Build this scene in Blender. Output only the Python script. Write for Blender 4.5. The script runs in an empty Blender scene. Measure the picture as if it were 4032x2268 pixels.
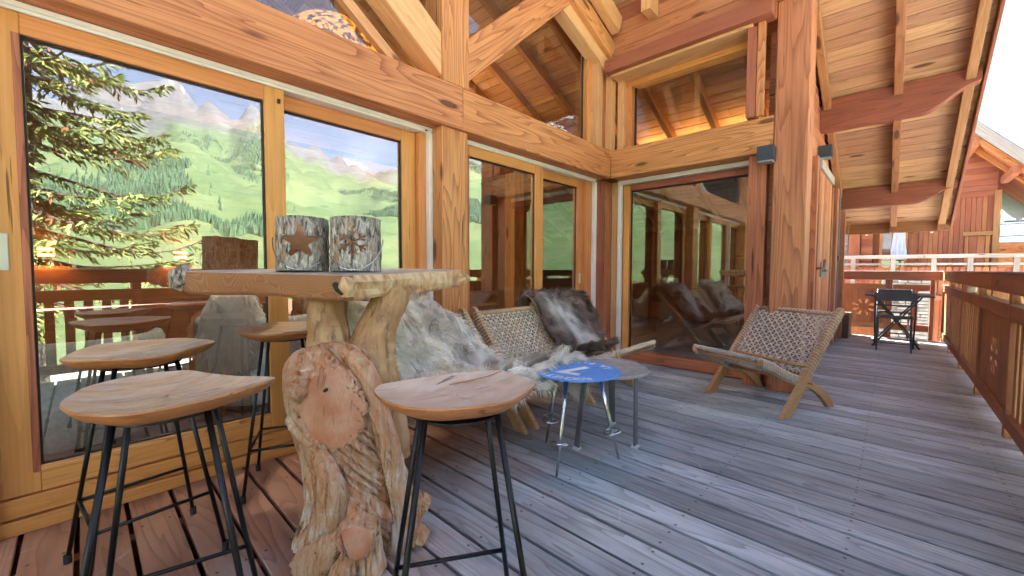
import bpy, math, random
from mathutils import Vector, Matrix, noise
random.seed(7)
S = bpy.context.scene
COL = S.collection
R = math.radians
V = Vector

# ------------------------------------------------------------------ camera
cam_d = bpy.data.cameras.new('camera')
cam_d.sensor_width = 36.0
cam_d.lens = 14.24
cam_d.clip_start = 0.02
cam_d.clip_end = 20000
cam = bpy.data.objects.new('camera', cam_d)
COL.objects.link(cam)
rt = V((0.68561, -0.72796, 0.00312)); dn = V((-0.03101, -0.03349, -0.99896)); fw = V((0.72730, 0.68480, -0.04553))
cam.matrix_world = Matrix(((rt.x, -dn.x, -fw.x, 0), (rt.y, -dn.y, -fw.y, 0), (rt.z, -dn.z, -fw.z, 1.1), (0, 0, 0, 1)))
S.camera = cam

# ------------------------------------------------------------------ sky, sun, exposure
SUN = V((0.30, 0.78, 1.10)).normalized()
SUN_ELEV = math.asin(SUN.z)
SUN_AZ = math.atan2(SUN.x, SUN.y)
w = bpy.data.worlds.new('World'); S.world = w; w.use_nodes = True
nt = w.node_tree; nt.nodes.clear()
def N(t, typ, **k):
    n = t.nodes.new(typ)
    for a, b in k.items():
        if a.startswith('i_'):
            key = a[2:]
            n.inputs[int(key) if key.isdigit() else key].default_value = b
        else:
            setattr(n, a, b)
    return n
sky = N(nt, 'ShaderNodeTexSky', sky_type='NISHITA', sun_disc=False, sun_elevation=SUN_ELEV, sun_rotation=SUN_AZ % (2*math.pi), altitude=2400, air_density=0.55, dust_density=0.15, ozone_density=1.6)
geo = N(nt, 'ShaderNodeTexCoord')
cl = N(nt, 'ShaderNodeTexNoise', i_Scale=2.6, i_Detail=9, i_Roughness=0.58, i_Distortion=0.4)
mp = N(nt, 'ShaderNodeMapping'); mp.inputs['Scale'].default_value = (1, 1, 2.6); mp.inputs['Location'].default_value = (1.2, 4.4, 0.1)
rp = N(nt, 'ShaderNodeValToRGB'); rp.color_ramp.elements[0].position = 0.53; rp.color_ramp.elements[1].position = 0.74
rp.color_ramp.elements[0].color = (0, 0, 0, 1); rp.color_ramp.elements[1].color = (0.85, 0.85, 0.85, 1)
mx = N(nt, 'ShaderNodeMix', data_type='RGBA'); mx.inputs['B'].default_value = (4.6, 4.8, 5.1, 1)
bg = N(nt, 'ShaderNodeBackground', i_Strength=0.052); wo = N(nt, 'ShaderNodeOutputWorld')
L = nt.links.new
L(geo.outputs['Generated'], mp.inputs[0]); L(mp.outputs[0], cl.inputs['Vector']); L(cl.outputs['Fac'], rp.inputs[0])
L(rp.outputs[0], mx.inputs['Factor']); L(sky.outputs[0], mx.inputs['A']); L(mx.outputs['Result'], bg.inputs[0]); L(bg.outputs[0], wo.inputs[0])
sd = bpy.data.lights.new('sun', 'SUN'); sd.energy = 5.0; sd.angle = R(0.53); sd.color = (1.0, 0.95, 0.87)
so = bpy.data.objects.new('sun', sd); COL.objects.link(so); so.rotation_euler = SUN.to_track_quat('Z', 'Y').to_euler(); so.location = (-10, 15, 25)
S.view_settings.view_transform = 'Standard'; S.view_settings.look = 'None'; S.view_settings.gamma = 1
S.view_settings.exposure = 3.85
S.cycles.use_denoising = True
S.cycles.max_bounces = 8; S.cycles.diffuse_bounces = 4; S.cycles.glossy_bounces = 5; S.cycles.use_adaptive_sampling = True; S.cycles.adaptive_threshold = 0.03; S.cycles.transparent_max_bounces = 16
S.cycles.sample_clamp_indirect = 6.0; S.cycles.blur_glossy = 0.5
S.cycles.caustics_reflective = False; S.cycles.caustics_refractive = False

# ------------------------------------------------------------------ materials
MATS = {}
def newmat(name):
    m = bpy.data.materials.new(name); m.use_nodes = True
    t = m.node_tree; t.nodes.clear()
    b = N(t, 'ShaderNodeBsdfPrincipled'); o = N(t, 'ShaderNodeOutputMaterial'); t.links.new(b.outputs[0], o.inputs[0])
    MATS[name] = m
    return m, t, b
def math_(t, op, a, b=None, c=None, clamp=False):
    n = N(t, 'ShaderNodeMath', operation=op); n.use_clamp = clamp
    for i, x in enumerate((a, b, c)):
        if x is None: continue
        if isinstance(x, (int, float)): n.inputs[i].default_value = x
        else: t.links.new(x, n.inputs[i])
    return n.outputs[0]
def mixc(t, f, a, b, mode='MIX'):
    n = N(t, 'ShaderNodeMix', data_type='RGBA', blend_type=mode)
    for k, x in (('Factor', f), ('A', a), ('B', b)):
        if isinstance(x, (int, float)): n.inputs[k].default_value = x
        elif isinstance(x, tuple): n.inputs[k].default_value = (*x, 1)
        else: t.links.new(x, n.inputs[k])
    return n.outputs['Result']
def vmul(t, v, s):
    n = N(t, 'ShaderNodeVectorMath', operation='MULTIPLY'); t.links.new(v, n.inputs[0]); n.inputs[1].default_value = s
    return n.outputs[0]
def ramp(t, f, stops):
    n = N(t, 'ShaderNodeValToRGB'); t.links.new(f, n.inputs[0]); e = n.color_ramp.elements
    while len(e) < len(stops): e.new(0.5)
    for i, (p, c) in enumerate(stops):
        e[i].position = p; e[i].color = (*c, 1) if isinstance(c, tuple) else (c, c, c, 1)
    return n.outputs[0]
def bump(t, b, h, s=0.3, d=0.004):
    n = N(t, 'ShaderNodeBump'); n.inputs['Strength'].default_value = s; n.inputs['Distance'].default_value = d
    t.links.new(h, n.inputs['Height']); t.links.new(n.outputs[0], b.inputs['Normal'])
def obj_coords(t):
    """object coordinates shifted by a different amount for every object, so no two pieces share a grain"""
    tc = N(t, 'ShaderNodeTexCoord'); oi = N(t, 'ShaderNodeObjectInfo')
    cb = N(t, 'ShaderNodeCombineXYZ')
    for i, k in enumerate((57.0, 31.0, 23.0)): t.links.new(math_(t, 'MULTIPLY', oi.outputs['Random'], k), cb.inputs[i])
    a = N(t, 'ShaderNodeVectorMath', operation='ADD'); t.links.new(tc.outputs['Object'], a.inputs[0]); t.links.new(cb.outputs[0], a.inputs[1])
    return a.outputs[0], oi.outputs['Random']
def wood(name, light, mid, dark, rough=0.55, rings=9.0, lines=0.8, knots=1.0, var=0.25, spec=0.35, stretch=0.55):
    m, t, b = newmat(name)
    c, rnd = obj_coords(t)
    kn = N(t, 'ShaderNodeTexVoronoi', i_Scale=1.0); t.links.new(vmul(t, c, (1.25, 4.6, 4.6)), kn.inputs['Vector'])
    kd = kn.outputs['Distance']
    bulge = math_(t, 'POWER', math_(t, 'SUBTRACT', 1.0, math_(t, 'MULTIPLY', kd, 2.2), clamp=True), 2.0)
    f = N(t, 'ShaderNodeTexNoise', i_Scale=1.0, i_Detail=2.0, i_Roughness=0.30, i_Distortion=0.25)
    t.links.new(vmul(t, c, (stretch*.85, 7.5, 7.5)), f.inputs['Vector'])
    field = math_(t, 'ADD', math_(t, 'MULTIPLY', f.outputs['Fac'], rings*1.9), math_(t, 'MULTIPLY', bulge, 1.3*knots))
    saw = math_(t, 'FRACT', field)
    line = math_(t, 'MULTIPLY', math_(t, 'POWER', saw, 2.8), lines*.72)
    st = N(t, 'ShaderNodeTexNoise', i_Scale=1.0, i_Detail=3.0, i_Roughness=0.6); t.links.new(vmul(t, c, (2.0, 85.0, 85.0)), st.inputs['Vector'])
    bl = N(t, 'ShaderNodeTexNoise', i_Scale=1.0, i_Detail=2.0); t.links.new(vmul(t, c, (1.1, 3.0, 3.0)), bl.inputs['Vector'])
    base = mixc(t, ramp(t, bl.outputs['Fac'], [(0.3, 0.0), (0.7, 1.0)]), light, mid)
    base = mixc(t, math_(t, 'MULTIPLY', ramp(t, st.outputs['Fac'], [(0.4, 0.0), (0.68, 1.0)]), 0.35), base, dark)
    base = mixc(t, line, base, dark)
    kspot = ramp(t, kd, [(0.085, 1.0), (0.135, 0.0)])
    base = mixc(t, math_(t, 'MULTIPLY', kspot, 0.85*knots, clamp=True), base, tuple(x*0.35 for x in dark))
    chk = N(t, 'ShaderNodeTexNoise', i_Scale=1.0, i_Detail=2.0, i_Roughness=0.5); t.links.new(vmul(t, c, (1.6, 46.0, 46.0)), chk.inputs['Vector'])
    crack = ramp(t, chk.outputs['Fac'], [(0.70, 0.0), (0.735, 0.85)])      # drying checks along the grain
    base = mixc(t, crack, base, tuple(x*0.3 for x in dark))
    hv = N(t, 'ShaderNodeHueSaturation'); t.links.new(base, hv.inputs['Color'])
    t.links.new(math_(t, 'ADD', math_(t, 'MULTIPLY', rnd, var), 1.0 - var*0.5), hv.inputs['Value'])
    t.links.new(math_(t, 'ADD', math_(t, 'MULTIPLY', rnd, 0.02), 0.49), hv.inputs['Hue'])
    t.links.new(hv.outputs[0], b.inputs['Base Color'])
    b.inputs['Roughness'].default_value = rough; b.inputs['Specular IOR Level'].default_value = spec
    bump(t, b, math_(t, 'SUBTRACT', math_(t, 'MULTIPLY', st.outputs['Fac'], 0.5), line), 0.35, 0.003)
    return m
wood('larch', (0.70, 0.325, 0.13), (0.60, 0.25, 0.09), (0.22, 0.058, 0.018), rings=9, lines=1.0)
wood('larch_red', (0.53, 0.19, 0.10), (0.41, 0.13, 0.068), (0.13, 0.028, 0.014), rings=7, var=0.3)
wood('larch_pale', (0.70, 0.40, 0.20), (0.62, 0.32, 0.15), (0.36, 0.15, 0.06), rings=6, lines=0.5)
wood('frame_wood', (0.68, 0.295, 0.10), (0.61, 0.245, 0.075), (0.38, 0.12, 0.032), rough=0.42, rings=5, lines=0.4, knots=0.0, var=0.1)
wood('roof_plank', (0.59, 0.355, 0.20), (0.46, 0.25, 0.13), (0.18, 0.072, 0.034), rings=6, lines=0.55, var=0.4)
wood('rafter_wood', (0.44, 0.21, 0.095), (0.33, 0.145, 0.06), (0.17, 0.06, 0.02), rings=6, lines=0.6)
wood('purlin_wood', (0.33, 0.10, 0.05), (0.25, 0.07, 0.034), (0.12, 0.03, 0.015), rings=7)
wood('siding', (0.50, 0.20, 0.10), (0.40, 0.14, 0.068), (0.2, 0.055, 0.028), rings=6, lines=0.6, var=0.45)
wood('rail_wood', (0.42, 0.19, 0.092), (0.33, 0.135, 0.064), (0.14, 0.045, 0.022), rings=6, lines=0.4, knots=0.5, var=0.25)
wood('rail_pale', (0.50, 0.26, 0.12), (0.40, 0.19, 0.085), (0.2, 0.08, 0.03), rings=6, lines=0.4)
wood('grey_wood', (0.52, 0.49, 0.45), (0.40, 0.35, 0.30), (0.2, 0.15, 0.12), rings=6, lines=0.5, var=0.3)
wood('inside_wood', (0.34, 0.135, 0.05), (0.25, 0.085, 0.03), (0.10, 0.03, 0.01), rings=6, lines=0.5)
wood('teak_light', (0.56, 0.34, 0.17), (0.47, 0.26, 0.12), (0.28, 0.13, 0.05), rings=5, lines=0.35, knots=0.0, rough=0.5)
wood('old_box', (0.20, 0.13, 0.085), (0.12, 0.075, 0.05), (0.04, 0.025, 0.018), rings=6, var=0.5)
wood('neighbour_wood', (0.50, 0.19, 0.095), (0.40, 0.135, 0.065), (0.22, 0.07, 0.035), rings=5, lines=0.4, knots=0.3, var=0.35)

def deck_material():
    m, t, b = newmat('deck_wood')
    c, rnd = obj_coords(t)
    tc = N(t, 'ShaderNodeNewGeometry'); sp = N(t, 'ShaderNodeSeparateXYZ'); t.links.new(tc.outputs['Position'], sp.inputs[0])
    f = N(t, 'ShaderNodeTexNoise', i_Scale=1.0, i_Detail=2.5, i_Roughness=0.4, i_Distortion=0.4); t.links.new(vmul(t, c, (0.7, 7.0, 7.0)), f.inputs['Vector'])
    line = math_(t, 'POWER', math_(t, 'FRACT', math_(t, 'MULTIPLY', f.outputs['Fac'], 11.0)), 3.0)
    st = N(t, 'ShaderNodeTexNoise', i_Scale=1.0, i_Detail=4.0, i_Roughness=0.65); t.links.new(vmul(t, c, (2.6, 75.0, 75.0)), st.inputs['Vector'])
    bl = N(t, 'ShaderNodeTexNoise', i_Scale=1.0, i_Detail=5.0, i_Roughness=0.6); t.links.new(vmul(t, c, (2.2, 6.0, 6.0)), bl.inputs['Vector'])
    grey = mixc(t, ramp(t, bl.outputs['Fac'], [(0.32, 0.0), (0.68, 1.0)]), (0.20, 0.24, 0.265), (0.46, 0.525, 0.57))
    grey = mixc(t, math_(t, 'MULTIPLY', ramp(t, st.outputs['Fac'], [(0.35, 0.0), (0.7, 1.0)]), 0.55), grey, (0.60, 0.655, 0.69))
    grey = mixc(t, math_(t, 'MULTIPLY', line, 0.5), grey, (0.075, 0.08, 0.095))
    red = mixc(t, ramp(t, bl.outputs['Fac'], [(0.35, 0.0), (0.65, 1.0)]), (0.36, 0.155, 0.09), (0.42, 0.22, 0.14))
    red = mixc(t, math_(t, 'MULTIPLY', ramp(t, st.outputs['Fac'], [(0.4, 0.0), (0.7, 1.0)]), 0.5), red, (0.36, 0.25, 0.18))
    red = mixc(t, math_(t, 'MULTIPLY', line, 0.5), red, (0.13, 0.05, 0.03))
    wear = N(t, 'ShaderNodeTexNoise', i_Scale=2.2, i_Detail=5.0, i_Roughness=0.65); t.links.new(tc.outputs['Position'], wear.inputs['Vector'])
    k = math_(t, 'ADD', math_(t, 'SUBTRACT', sp.outputs['Y'], math_(t, 'MULTIPLY', sp.outputs['X'], 0.42)), math_(t, 'MULTIPLY', math_(t, 'SUBTRACT', wear.outputs['Fac'], 0.5), 2.2))
    fac = ramp(t, math_(t, 'MULTIPLY', k, 0.3), [(0.10, 0.0), (0.50, 1.0)])
    col = mixc(t, fac, grey, red)
    # scuffs left by furniture feet
    sc = N(t, 'ShaderNodeTexVoronoi', feature='DISTANCE_TO_EDGE', i_Scale=2.4); t.links.new(tc.outputs['Position'], sc.inputs['Vector'])
    ms = N(t, 'ShaderNodeTexNoise', i_Scale=3.0); t.links.new(tc.outputs['Position'], ms.inputs['Vector'])
    scf = math_(t, 'MULTIPLY', ramp(t, sc.outputs['Distance'], [(0.004, 1.0), (0.012, 0.0)]), ramp(t, ms.outputs['Fac'], [(0.56, 0.0), (0.66, 0.6)]))
    col = mixc(t, scf, col, (0.55, 0.55, 0.56))
    kn = N(t, 'ShaderNodeTexVoronoi', i_Scale=1.0); t.links.new(vmul(t, c, (1.2, 6.0, 6.0)), kn.inputs['Vector'])
    col = mixc(t, ramp(t, kn.outputs['Distance'], [(0.04, 0.8), (0.075, 0.0)]), col, (0.035, 0.03, 0.03))
    # pairs of screws over every joist
    so_ = N(t, 'ShaderNodeSeparateXYZ'); tco = N(t, 'ShaderNodeTexCoord'); t.links.new(tco.outputs['Object'], so_.inputs[0])
    dy = math_(t, 'MULTIPLY', math_(t, 'SUBTRACT', math_(t, 'FRACT', math_(t, 'ADD', math_(t, 'DIVIDE', math_(t, 'ADD', sp.outputs['Y'], 0.45), 0.55), 0.5)), 0.5), 0.55)
    dx = math_(t, 'SUBTRACT', math_(t, 'ABSOLUTE', so_.outputs['Y']), 0.045)
    dd = math_(t, 'SQRT', math_(t, 'ADD', math_(t, 'MULTIPLY', dx, dx), math_(t, 'MULTIPLY', dy, dy)))
    col = mixc(t, ramp(t, dd, [(0.0045, 0.9), (0.007, 0.0)]), col, (0.03, 0.028, 0.028))
    hv = N(t, 'ShaderNodeHueSaturation'); t.links.new(col, hv.inputs['Color'])
    t.links.new(math_(t, 'ADD', math_(t, 'MULTIPLY', rnd, 0.62), 0.70), hv.inputs['Value'])
    t.links.new(hv.outputs[0], b.inputs['Base Color'])
    t.links.new(math_(t, 'ADD', math_(t, 'MULTIPLY', st.outputs['Fac'], 0.3), 0.32), b.inputs['Roughness'])
    b.inputs['Specular IOR Level'].default_value = 0.5
    bump(t, b, math_(t, 'SUBTRACT', st.outputs['Fac'], line), 0.5, 0.004)
deck_material()

def plain(name, col, rough=0.5, metal=0.0, noise_amt=0.12, nscale=6.0, bmp=0.0, bscale=60.0, emis=None, es=0.0):
    m, t, b = newmat(name)
    c, rnd = obj_coords(t)
    n = N(t, 'ShaderNodeTexNoise', i_Scale=nscale, i_Detail=5.0, i_Roughness=0.6); t.links.new(c, n.inputs['Vector'])
    lo = tuple(x*(1-noise_amt*2) for x in col); hi = tuple(min(1, x*(1+noise_amt*2)) for x in col)
    t.links.new(mixc(t, ramp(t, n.outputs['Fac'], [(0.3, 0.0), (0.7, 1.0)]), lo, hi), b.inputs['Base Color'])
    b.inputs['Roughness'].default_value = rough; b.inputs['Metallic'].default_value = metal
    if bmp:
        n2 = N(t, 'ShaderNodeTexNoise', i_Scale=bscale, i_Detail=4.0); t.links.new(c, n2.inputs['Vector'])
        bump(t, b, n2.outputs['Fac'], bmp, 0.004)
    if emis:
        b.inputs['Emission Color'].default_value = (*emis, 1); b.inputs['Emission Strength'].default_value = es
    return m
plain('alu_white', (0.76, 0.72, 0.71), 0.4, 0.0, 0.04)
plain('plate', (0.62, 0.60, 0.52), 0.35, 0.3, 0.05)
plain('black_metal', (0.018, 0.018, 0.02), 0.32, 0.6, 0.1)
plain('rubber', (0.02, 0.02, 0.02), 0.8)
plain('dark_grey_metal', (0.055, 0.06, 0.07), 0.45, 0.4, 0.1)
plain('table_grey', (0.34, 0.345, 0.35), 0.55, 0.3, 0.12, 25.0)
plain('leg_grey', (0.17, 0.175, 0.185), 0.5, 0.5, 0.1)
plain('chrome', (0.62, 0.63, 0.62), 0.22, 1.0, 0.04)
plain('sign_blue', (0.085, 0.31, 0.80), 0.4, 0.0, 0.10, 14.0)
plain('sign_white', (0.80, 0.82, 0.80), 0.5)
plain('rope', (0.66, 0.57, 0.45), 0.85, 0, 0.12, 30.0, 0.6, 220.0)
plain('rope_grey', (0.58, 0.51, 0.44), 0.85, 0, 0.12, 30.0, 0.6, 220.0)
plain('slate_dark', (0.07, 0.075, 0.085), 0.5)
plain('lamp_grey', (0.035, 0.045, 0.06), 0.5, 0.2, 0.1)
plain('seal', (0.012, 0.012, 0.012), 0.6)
plain('fabric_teal', (0.42, 0.48, 0.44), 0.9, 0, 0.12, 40, 0.7, 300)
plain('fabric_grey', (0.48, 0.50, 0.48), 0.9, 0, 0.12, 40, 0.7, 300)
plain('leather', (0.10, 0.03, 0.03), 0.5)
plain('stone', (0.38, 0.37, 0.35), 0.85, 0, 0.2, 8, 0.6, 30)
plain('mortar', (0.30, 0.29, 0.27), 0.9)
plain('slate_pale', (0.075, 0.105, 0.135), 0.5, 0, 0.12, 5)
plain('cloth_blue', (0.55, 0.62, 0.78), 0.85, 0, 0.05)
plain('white_plastic', (0.72, 0.75, 0.72), 0.45, 0, 0.03)
plain('wax', (0.8, 0.76, 0.62), 0.5)
plain('copper', (0.50, 0.20, 0.07), 0.35, 0.8, 0.15)
plain('glow', (1.0, 0.6, 0.2), 0.5, emis=(1.0, 0.52, 0.12), es=2.0)
plain('plaster', (0.68, 0.66, 0.62), 0.9)
plain('roof_red', (0.36, 0.14, 0.09), 0.8)
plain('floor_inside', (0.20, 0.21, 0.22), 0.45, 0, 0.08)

def glass(name, r0, tint):
    m = bpy.data.materials.new(name); m.use_nodes = True; t = m.node_tree; t.nodes.clear(); MATS[name] = m
    g = N(t, 'ShaderNodeNewGeometry')
    d = N(t, 'ShaderNodeVectorMath', operation='DOT_PRODUCT'); t.links.new(g.outputs['Normal'], d.inputs[0]); t.links.new(g.outputs['Incoming'], d.inputs[1])
    c = math_(t, 'ABSOLUTE', d.outputs['Value'])
    sch = math_(t, 'ADD', math_(t, 'MULTIPLY', math_(t, 'POWER', math_(t, 'SUBTRACT', 1.0, c, clamp=True), 5.0), 1-r0), r0)
    fac = math_(t, 'MULTIPLY', sch, math_(t, 'SUBTRACT', 1.0, g.outputs['Backfacing']))
    tr = N(t, 'ShaderNodeBsdfTransparent'); tr.inputs[0].default_value = (*tint, 1)
    gl = N(t, 'ShaderNodeBsdfGlossy'); gl.inputs['Roughness'].default_value = 0.0; gl.inputs['Color'].default_value = (0.96, 1.0, 0.97, 1)
    mxs = N(t, 'ShaderNodeMixShader'); o = N(t, 'ShaderNodeOutputMaterial')
    t.links.new(fac, mxs.inputs[0]); t.links.new(tr.outputs[0], mxs.inputs[1]); t.links.new(gl.outputs[0], mxs.inputs[2]); t.links.new(mxs.outputs[0], o.inputs[0])
glass('glass', 0.33, (0.95, 0.97, 0.95))
glass('glass_upper', 0.15, (0.93, 0.94, 0.92))

def attr_mat(name, rough=0.8, spec=0.2, trans=0.0):
    m, t, b = newmat(name)
    a = N(t, 'ShaderNodeAttribute', attribute_name='tone')
    t.links.new(a.outputs['Color'], b.inputs['Base Color'])
    b.inputs['Roughness'].default_value = rough; b.inputs['Specular IOR Level'].default_value = spec
    if trans:      # light passes through the wool
        tl = N(t, 'ShaderNodeBsdfTranslucent'); t.links.new(a.outputs['Color'], tl.inputs[0]); mxs = N(t, 'ShaderNodeMixShader', i_0=trans); o = [n for n in t.nodes if n.type == 'OUTPUT_MATERIAL'][0]
        t.links.new(b.outputs[0], mxs.inputs[1]); t.links.new(tl.outputs[0], mxs.inputs[2]); t.links.new(mxs.outputs[0], o.inputs[0])
attr_mat('fur', 1.0, 0.03); attr_mat('needles', 0.7, 0.1)

def driftwood():
    m, t, b = newmat('driftwood')
    tc = N(t, 'ShaderNodeTexCoord')
    a = N(t, 'ShaderNodeTexNoise', i_Scale=5.0, i_Detail=4, i_Distortion=0.6); t.links.new(vmul(t, tc.outputs['Object'], (1, 1, .45)), a.inputs['Vector'])
    s = N(t, 'ShaderNodeTexNoise', i_Scale=1.0, i_Detail=5, i_Roughness=.65, i_Distortion=1.2); t.links.new(vmul(t, tc.outputs['Object'], (34, 34, 5)), s.inputs['Vector'])
    c = mixc(t, ramp(t, a.outputs['Fac'], [(0.36, 0.0), (0.62, 1.0)]), (0.52, 0.21, 0.09), (0.58, 0.34, 0.18))
    c = mixc(t, math_(t, 'MULTIPLY', ramp(t, s.outputs['Fac'], [(0.45, 0.0), (0.68, 1.0)]), 0.75), c, (0.62, 0.52, 0.42))
    c = mixc(t, ramp(t, s.outputs['Fac'], [(0.30, 0.9), (0.42, 0.0)]), c, (0.09, 0.04, 0.022))
    w_ = N(t, 'ShaderNodeTexNoise', i_Scale=3.2, i_Detail=6, i_Roughness=.7, i_Distortion=1.0); t.links.new(vmul(t, tc.outputs['Object'], (1, 1, .8)), w_.inputs['Vector'])
    c = mixc(t, math_(t, 'MULTIPLY', ramp(t, w_.outputs['Fac'], [(0.53, 0.0), (0.62, 1.0)]), ramp(t, s.outputs['Fac'], [(0.40, 0.0), (0.55, 0.8)])), c, (0.74, 0.68, 0.60))
    t.links.new(c, b.inputs['Base Color']); b.inputs['Roughness'].default_value = 0.7; b.inputs['Specular IOR Level'].default_value = 0.25
    bump(t, b, s.outputs['Fac'], 0.9, 0.012)
    m, t, b = newmat('stem_wood')
    tc = N(t, 'ShaderNodeTexCoord')
    s = N(t, 'ShaderNodeTexNoise', i_Scale=1.0, i_Detail=5, i_Roughness=.6, i_Distortion=1.0); t.links.new(vmul(t, tc.outputs['Object'], (26, 26, 3.5)), s.inputs['Vector'])
    a = N(t, 'ShaderNodeTexNoise', i_Scale=7.0, i_Detail=3); t.links.new(tc.outputs['Object'], a.inputs['Vector'])
    c = mixc(t, ramp(t, a.outputs['Fac'], [(0.35, 0.0), (0.65, 1.0)]), (0.36, 0.19, 0.08), (0.56, 0.35, 0.17))
    c = mixc(t, ramp(t, s.outputs['Fac'], [(0.33, 0.75), (0.46, 0.0)]), c, (0.13, 0.07, 0.03))
    t.links.new(c, b.inputs['Base Color']); b.inputs['Roughness'].default_value = 0.6
    bump(t, b, s.outputs['Fac'], 0.6, 0.008)
    m, t, b = newmat('cut_wood')
    tc = N(t, 'ShaderNodeTexCoord')
    s = N(t, 'ShaderNodeTexNoise', i_Scale=1.0, i_Detail=4, i_Distortion=.8); t.links.new(vmul(t, tc.outputs['Object'], (30, 30, 4)), s.inputs['Vector'])
    a = N(t, 'ShaderNodeTexNoise', i_Scale=9.0, i_Detail=3); t.links.new(tc.outputs['Object'], a.inputs['Vector'])
    c = mixc(t, ramp(t, a.outputs['Fac'], [(0.35, 0.0), (0.62, 1.0)]), (0.50, 0.185, 0.085), (0.60, 0.34, 0.22))
    c = mixc(t, math_(t, 'MULTIPLY', math_(t, 'FRACT', math_(t, 'MULTIPLY', s.outputs['Fac'], 9.0)), 0.35), c, (0.34, 0.12, 0.055))
    c = mixc(t, ramp(t, s.outputs['Fac'], [(0.30, 0.8), (0.38, 0.0)]), c, (0.2, 0.07, 0.03))
    t.links.new(c, b.inputs['Base Color']); b.inputs['Roughness'].default_value = 0.6
    bump(t, b, s.outputs['Fac'], 0.3, 0.003)
    # sawn end of the slab: growth rings about several hearts
    m, t, b = newmat('end_grain')
    tc = N(t, 'ShaderNodeTexCoord')
    d = N(t, 'ShaderNodeTexNoise', i_Scale=3.5, i_Detail=1.0); t.links.new(tc.outputs['Object'], d.inputs['Vector'])
    vo = N(t, 'ShaderNodeTexVoronoi', feature='SMOOTH_F1', i_Scale=3.4); vo.inputs['Smoothness'].default_value = 0.4; t.links.new(vmul(t, tc.outputs['Object'], (1, 1, 1.6)), vo.inputs['Vector'])
    fr = math_(t, 'FRACT', math_(t, 'ADD', math_(t, 'MULTIPLY', vo.outputs['Distance'], 34.0), math_(t, 'MULTIPLY', d.outputs['Fac'], 7.0)))
    c = mixc(t, math_(t, 'POWER', fr, 2.5), (0.25, 0.10, 0.038), (0.37, 0.185, 0.085))
    t.links.new(c, b.inputs['Base Color']); b.inputs['Roughness'].default_value = 0.5
    m, t, b = newmat('live_edge')
    tc = N(t, 'ShaderNodeTexCoord')
    d = N(t, 'ShaderNodeTexNoise', i_Scale=14.0, i_Detail=5, i_Distortion=1.5); t.links.new(vmul(t, tc.outputs['Object'], (1, 1, .5)), d.inputs['Vector'])
    c = ramp(t, d.outputs['Fac'], [(0.30, (0.26, 0.13, 0.06)), (0.45, (0.52, 0.30, 0.14)), (0.6, (0.62, 0.46, 0.27))])
    t.links.new(c, b.inputs['Base Color']); b.inputs['Roughness'].default_value = 0.6; bump(t, b, d.outputs['Fac'], 0.7, 0.01)
    m, t, b = newmat('slab_top')
    tc = N(t, 'ShaderNodeTexCoord')
    d = N(t, 'ShaderNodeTexNoise', i_Scale=1.0, i_Detail=5, i_Distortion=.5); t.links.new(vmul(t, tc.outputs['Object'], (6, 30, 6)), d.inputs['Vector'])
    c = ramp(t, d.outputs['Fac'], [(0.3, (0.30, 0.24, 0.20)), (0.6, (0.46, 0.40, 0.35))])
    t.links.new(c, b.inputs['Base Color']); b.inputs['Roughness'].default_value = 0.45
    # stool seats: weathered teak, washed grey on top
    for nm, A, B, gr in (('seat_teak', (0.44, 0.19, 0.065), (0.33, 0.125, 0.04), 0.0), ('seat_top', (0.64, 0.44, 0.26), (0.44, 0.26, 0.135), 0.65), ('seat_top_pale', (0.66, 0.51, 0.40), (0.46, 0.32, 0.23), 0.85)):
        m, t, b = newmat(nm)
        c, rnd = obj_coords(t)
        s = N(t, 'ShaderNodeTexNoise', i_Scale=1.0, i_Detail=4, i_Roughness=.6, i_Distortion=.7); t.links.new(vmul(t, c, (5, 26, 26)), s.inputs['Vector'])
        a = N(t, 'ShaderNodeTexNoise', i_Scale=9.0, i_Detail=6, i_Roughness=.7); t.links.new(vmul(t, c, (1, 2.2, 1)), a.inputs['Vector'])
        k = mixc(t, ramp(t, s.outputs['Fac'], [(0.35, 0.0), (0.65, 1.0)]), A, B)
        k = mixc(t, math_(t, 'MULTIPLY', ramp(t, a.outputs['Fac'], [(0.47, 0.0), (0.62, 1.0)]), gr), k, (0.60, 0.53, 0.47))
        k = mixc(t, ramp(t, s.outputs['Fac'], [(0.30, 0.8), (0.37, 0.0)]), k, (0.10, 0.042, 0.02))
        t.links.new(k, b.inputs['Base Color']); b.inputs['Roughness'].default_value = 0.42; bump(t, b, s.outputs['Fac'], 0.25, 0.003)
    m, t, b = newmat('bark')
    tc = N(t, 'ShaderNodeTexCoord')
    d = N(t, 'ShaderNodeTexNoise', i_Scale=1.0, i_Detail=5, i_Roughness=.65, i_Distortion=1.0); t.links.new(vmul(t, tc.outputs['Object'], (55, 55, 18)), d.inputs['Vector'])
    o = N(t, 'ShaderNodeTexNoise', i_Scale=22.0, i_Detail=3); t.links.new(tc.outputs['Object'], o.inputs['Vector'])
    c = ramp(t, d.outputs['Fac'], [(0.36, (0.035, 0.028, 0.024)), (0.45, (0.22, 0.18, 0.15)), (0.62, (0.56, 0.51, 0.46))])
    c = mixc(t, ramp(t, o.outputs['Fac'], [(0.60, 0.0), (0.68, 0.8)]), c, (0.42, 0.22, 0.10))
    t.links.new(c, b.inputs['Base Color']); b.inputs['Roughness'].default_value = 0.85; bump(t, b, d.outputs['Fac'], 1.0, 0.012)
    # glowing lampshade of beaten metal, pierced all over
    m, t, b = newmat('pierced_shade')
    tc = N(t, 'ShaderNodeTexCoord')
    d = N(t, 'ShaderNodeTexNoise', i_Scale=26.0, i_Detail=3, i_Roughness=.6); t.links.new(tc.outputs['Object'], d.inputs['Vector'])
    k = ramp(t, d.outputs['Fac'], [(0.46, 1.0), (0.53, 0.0)])
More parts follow.
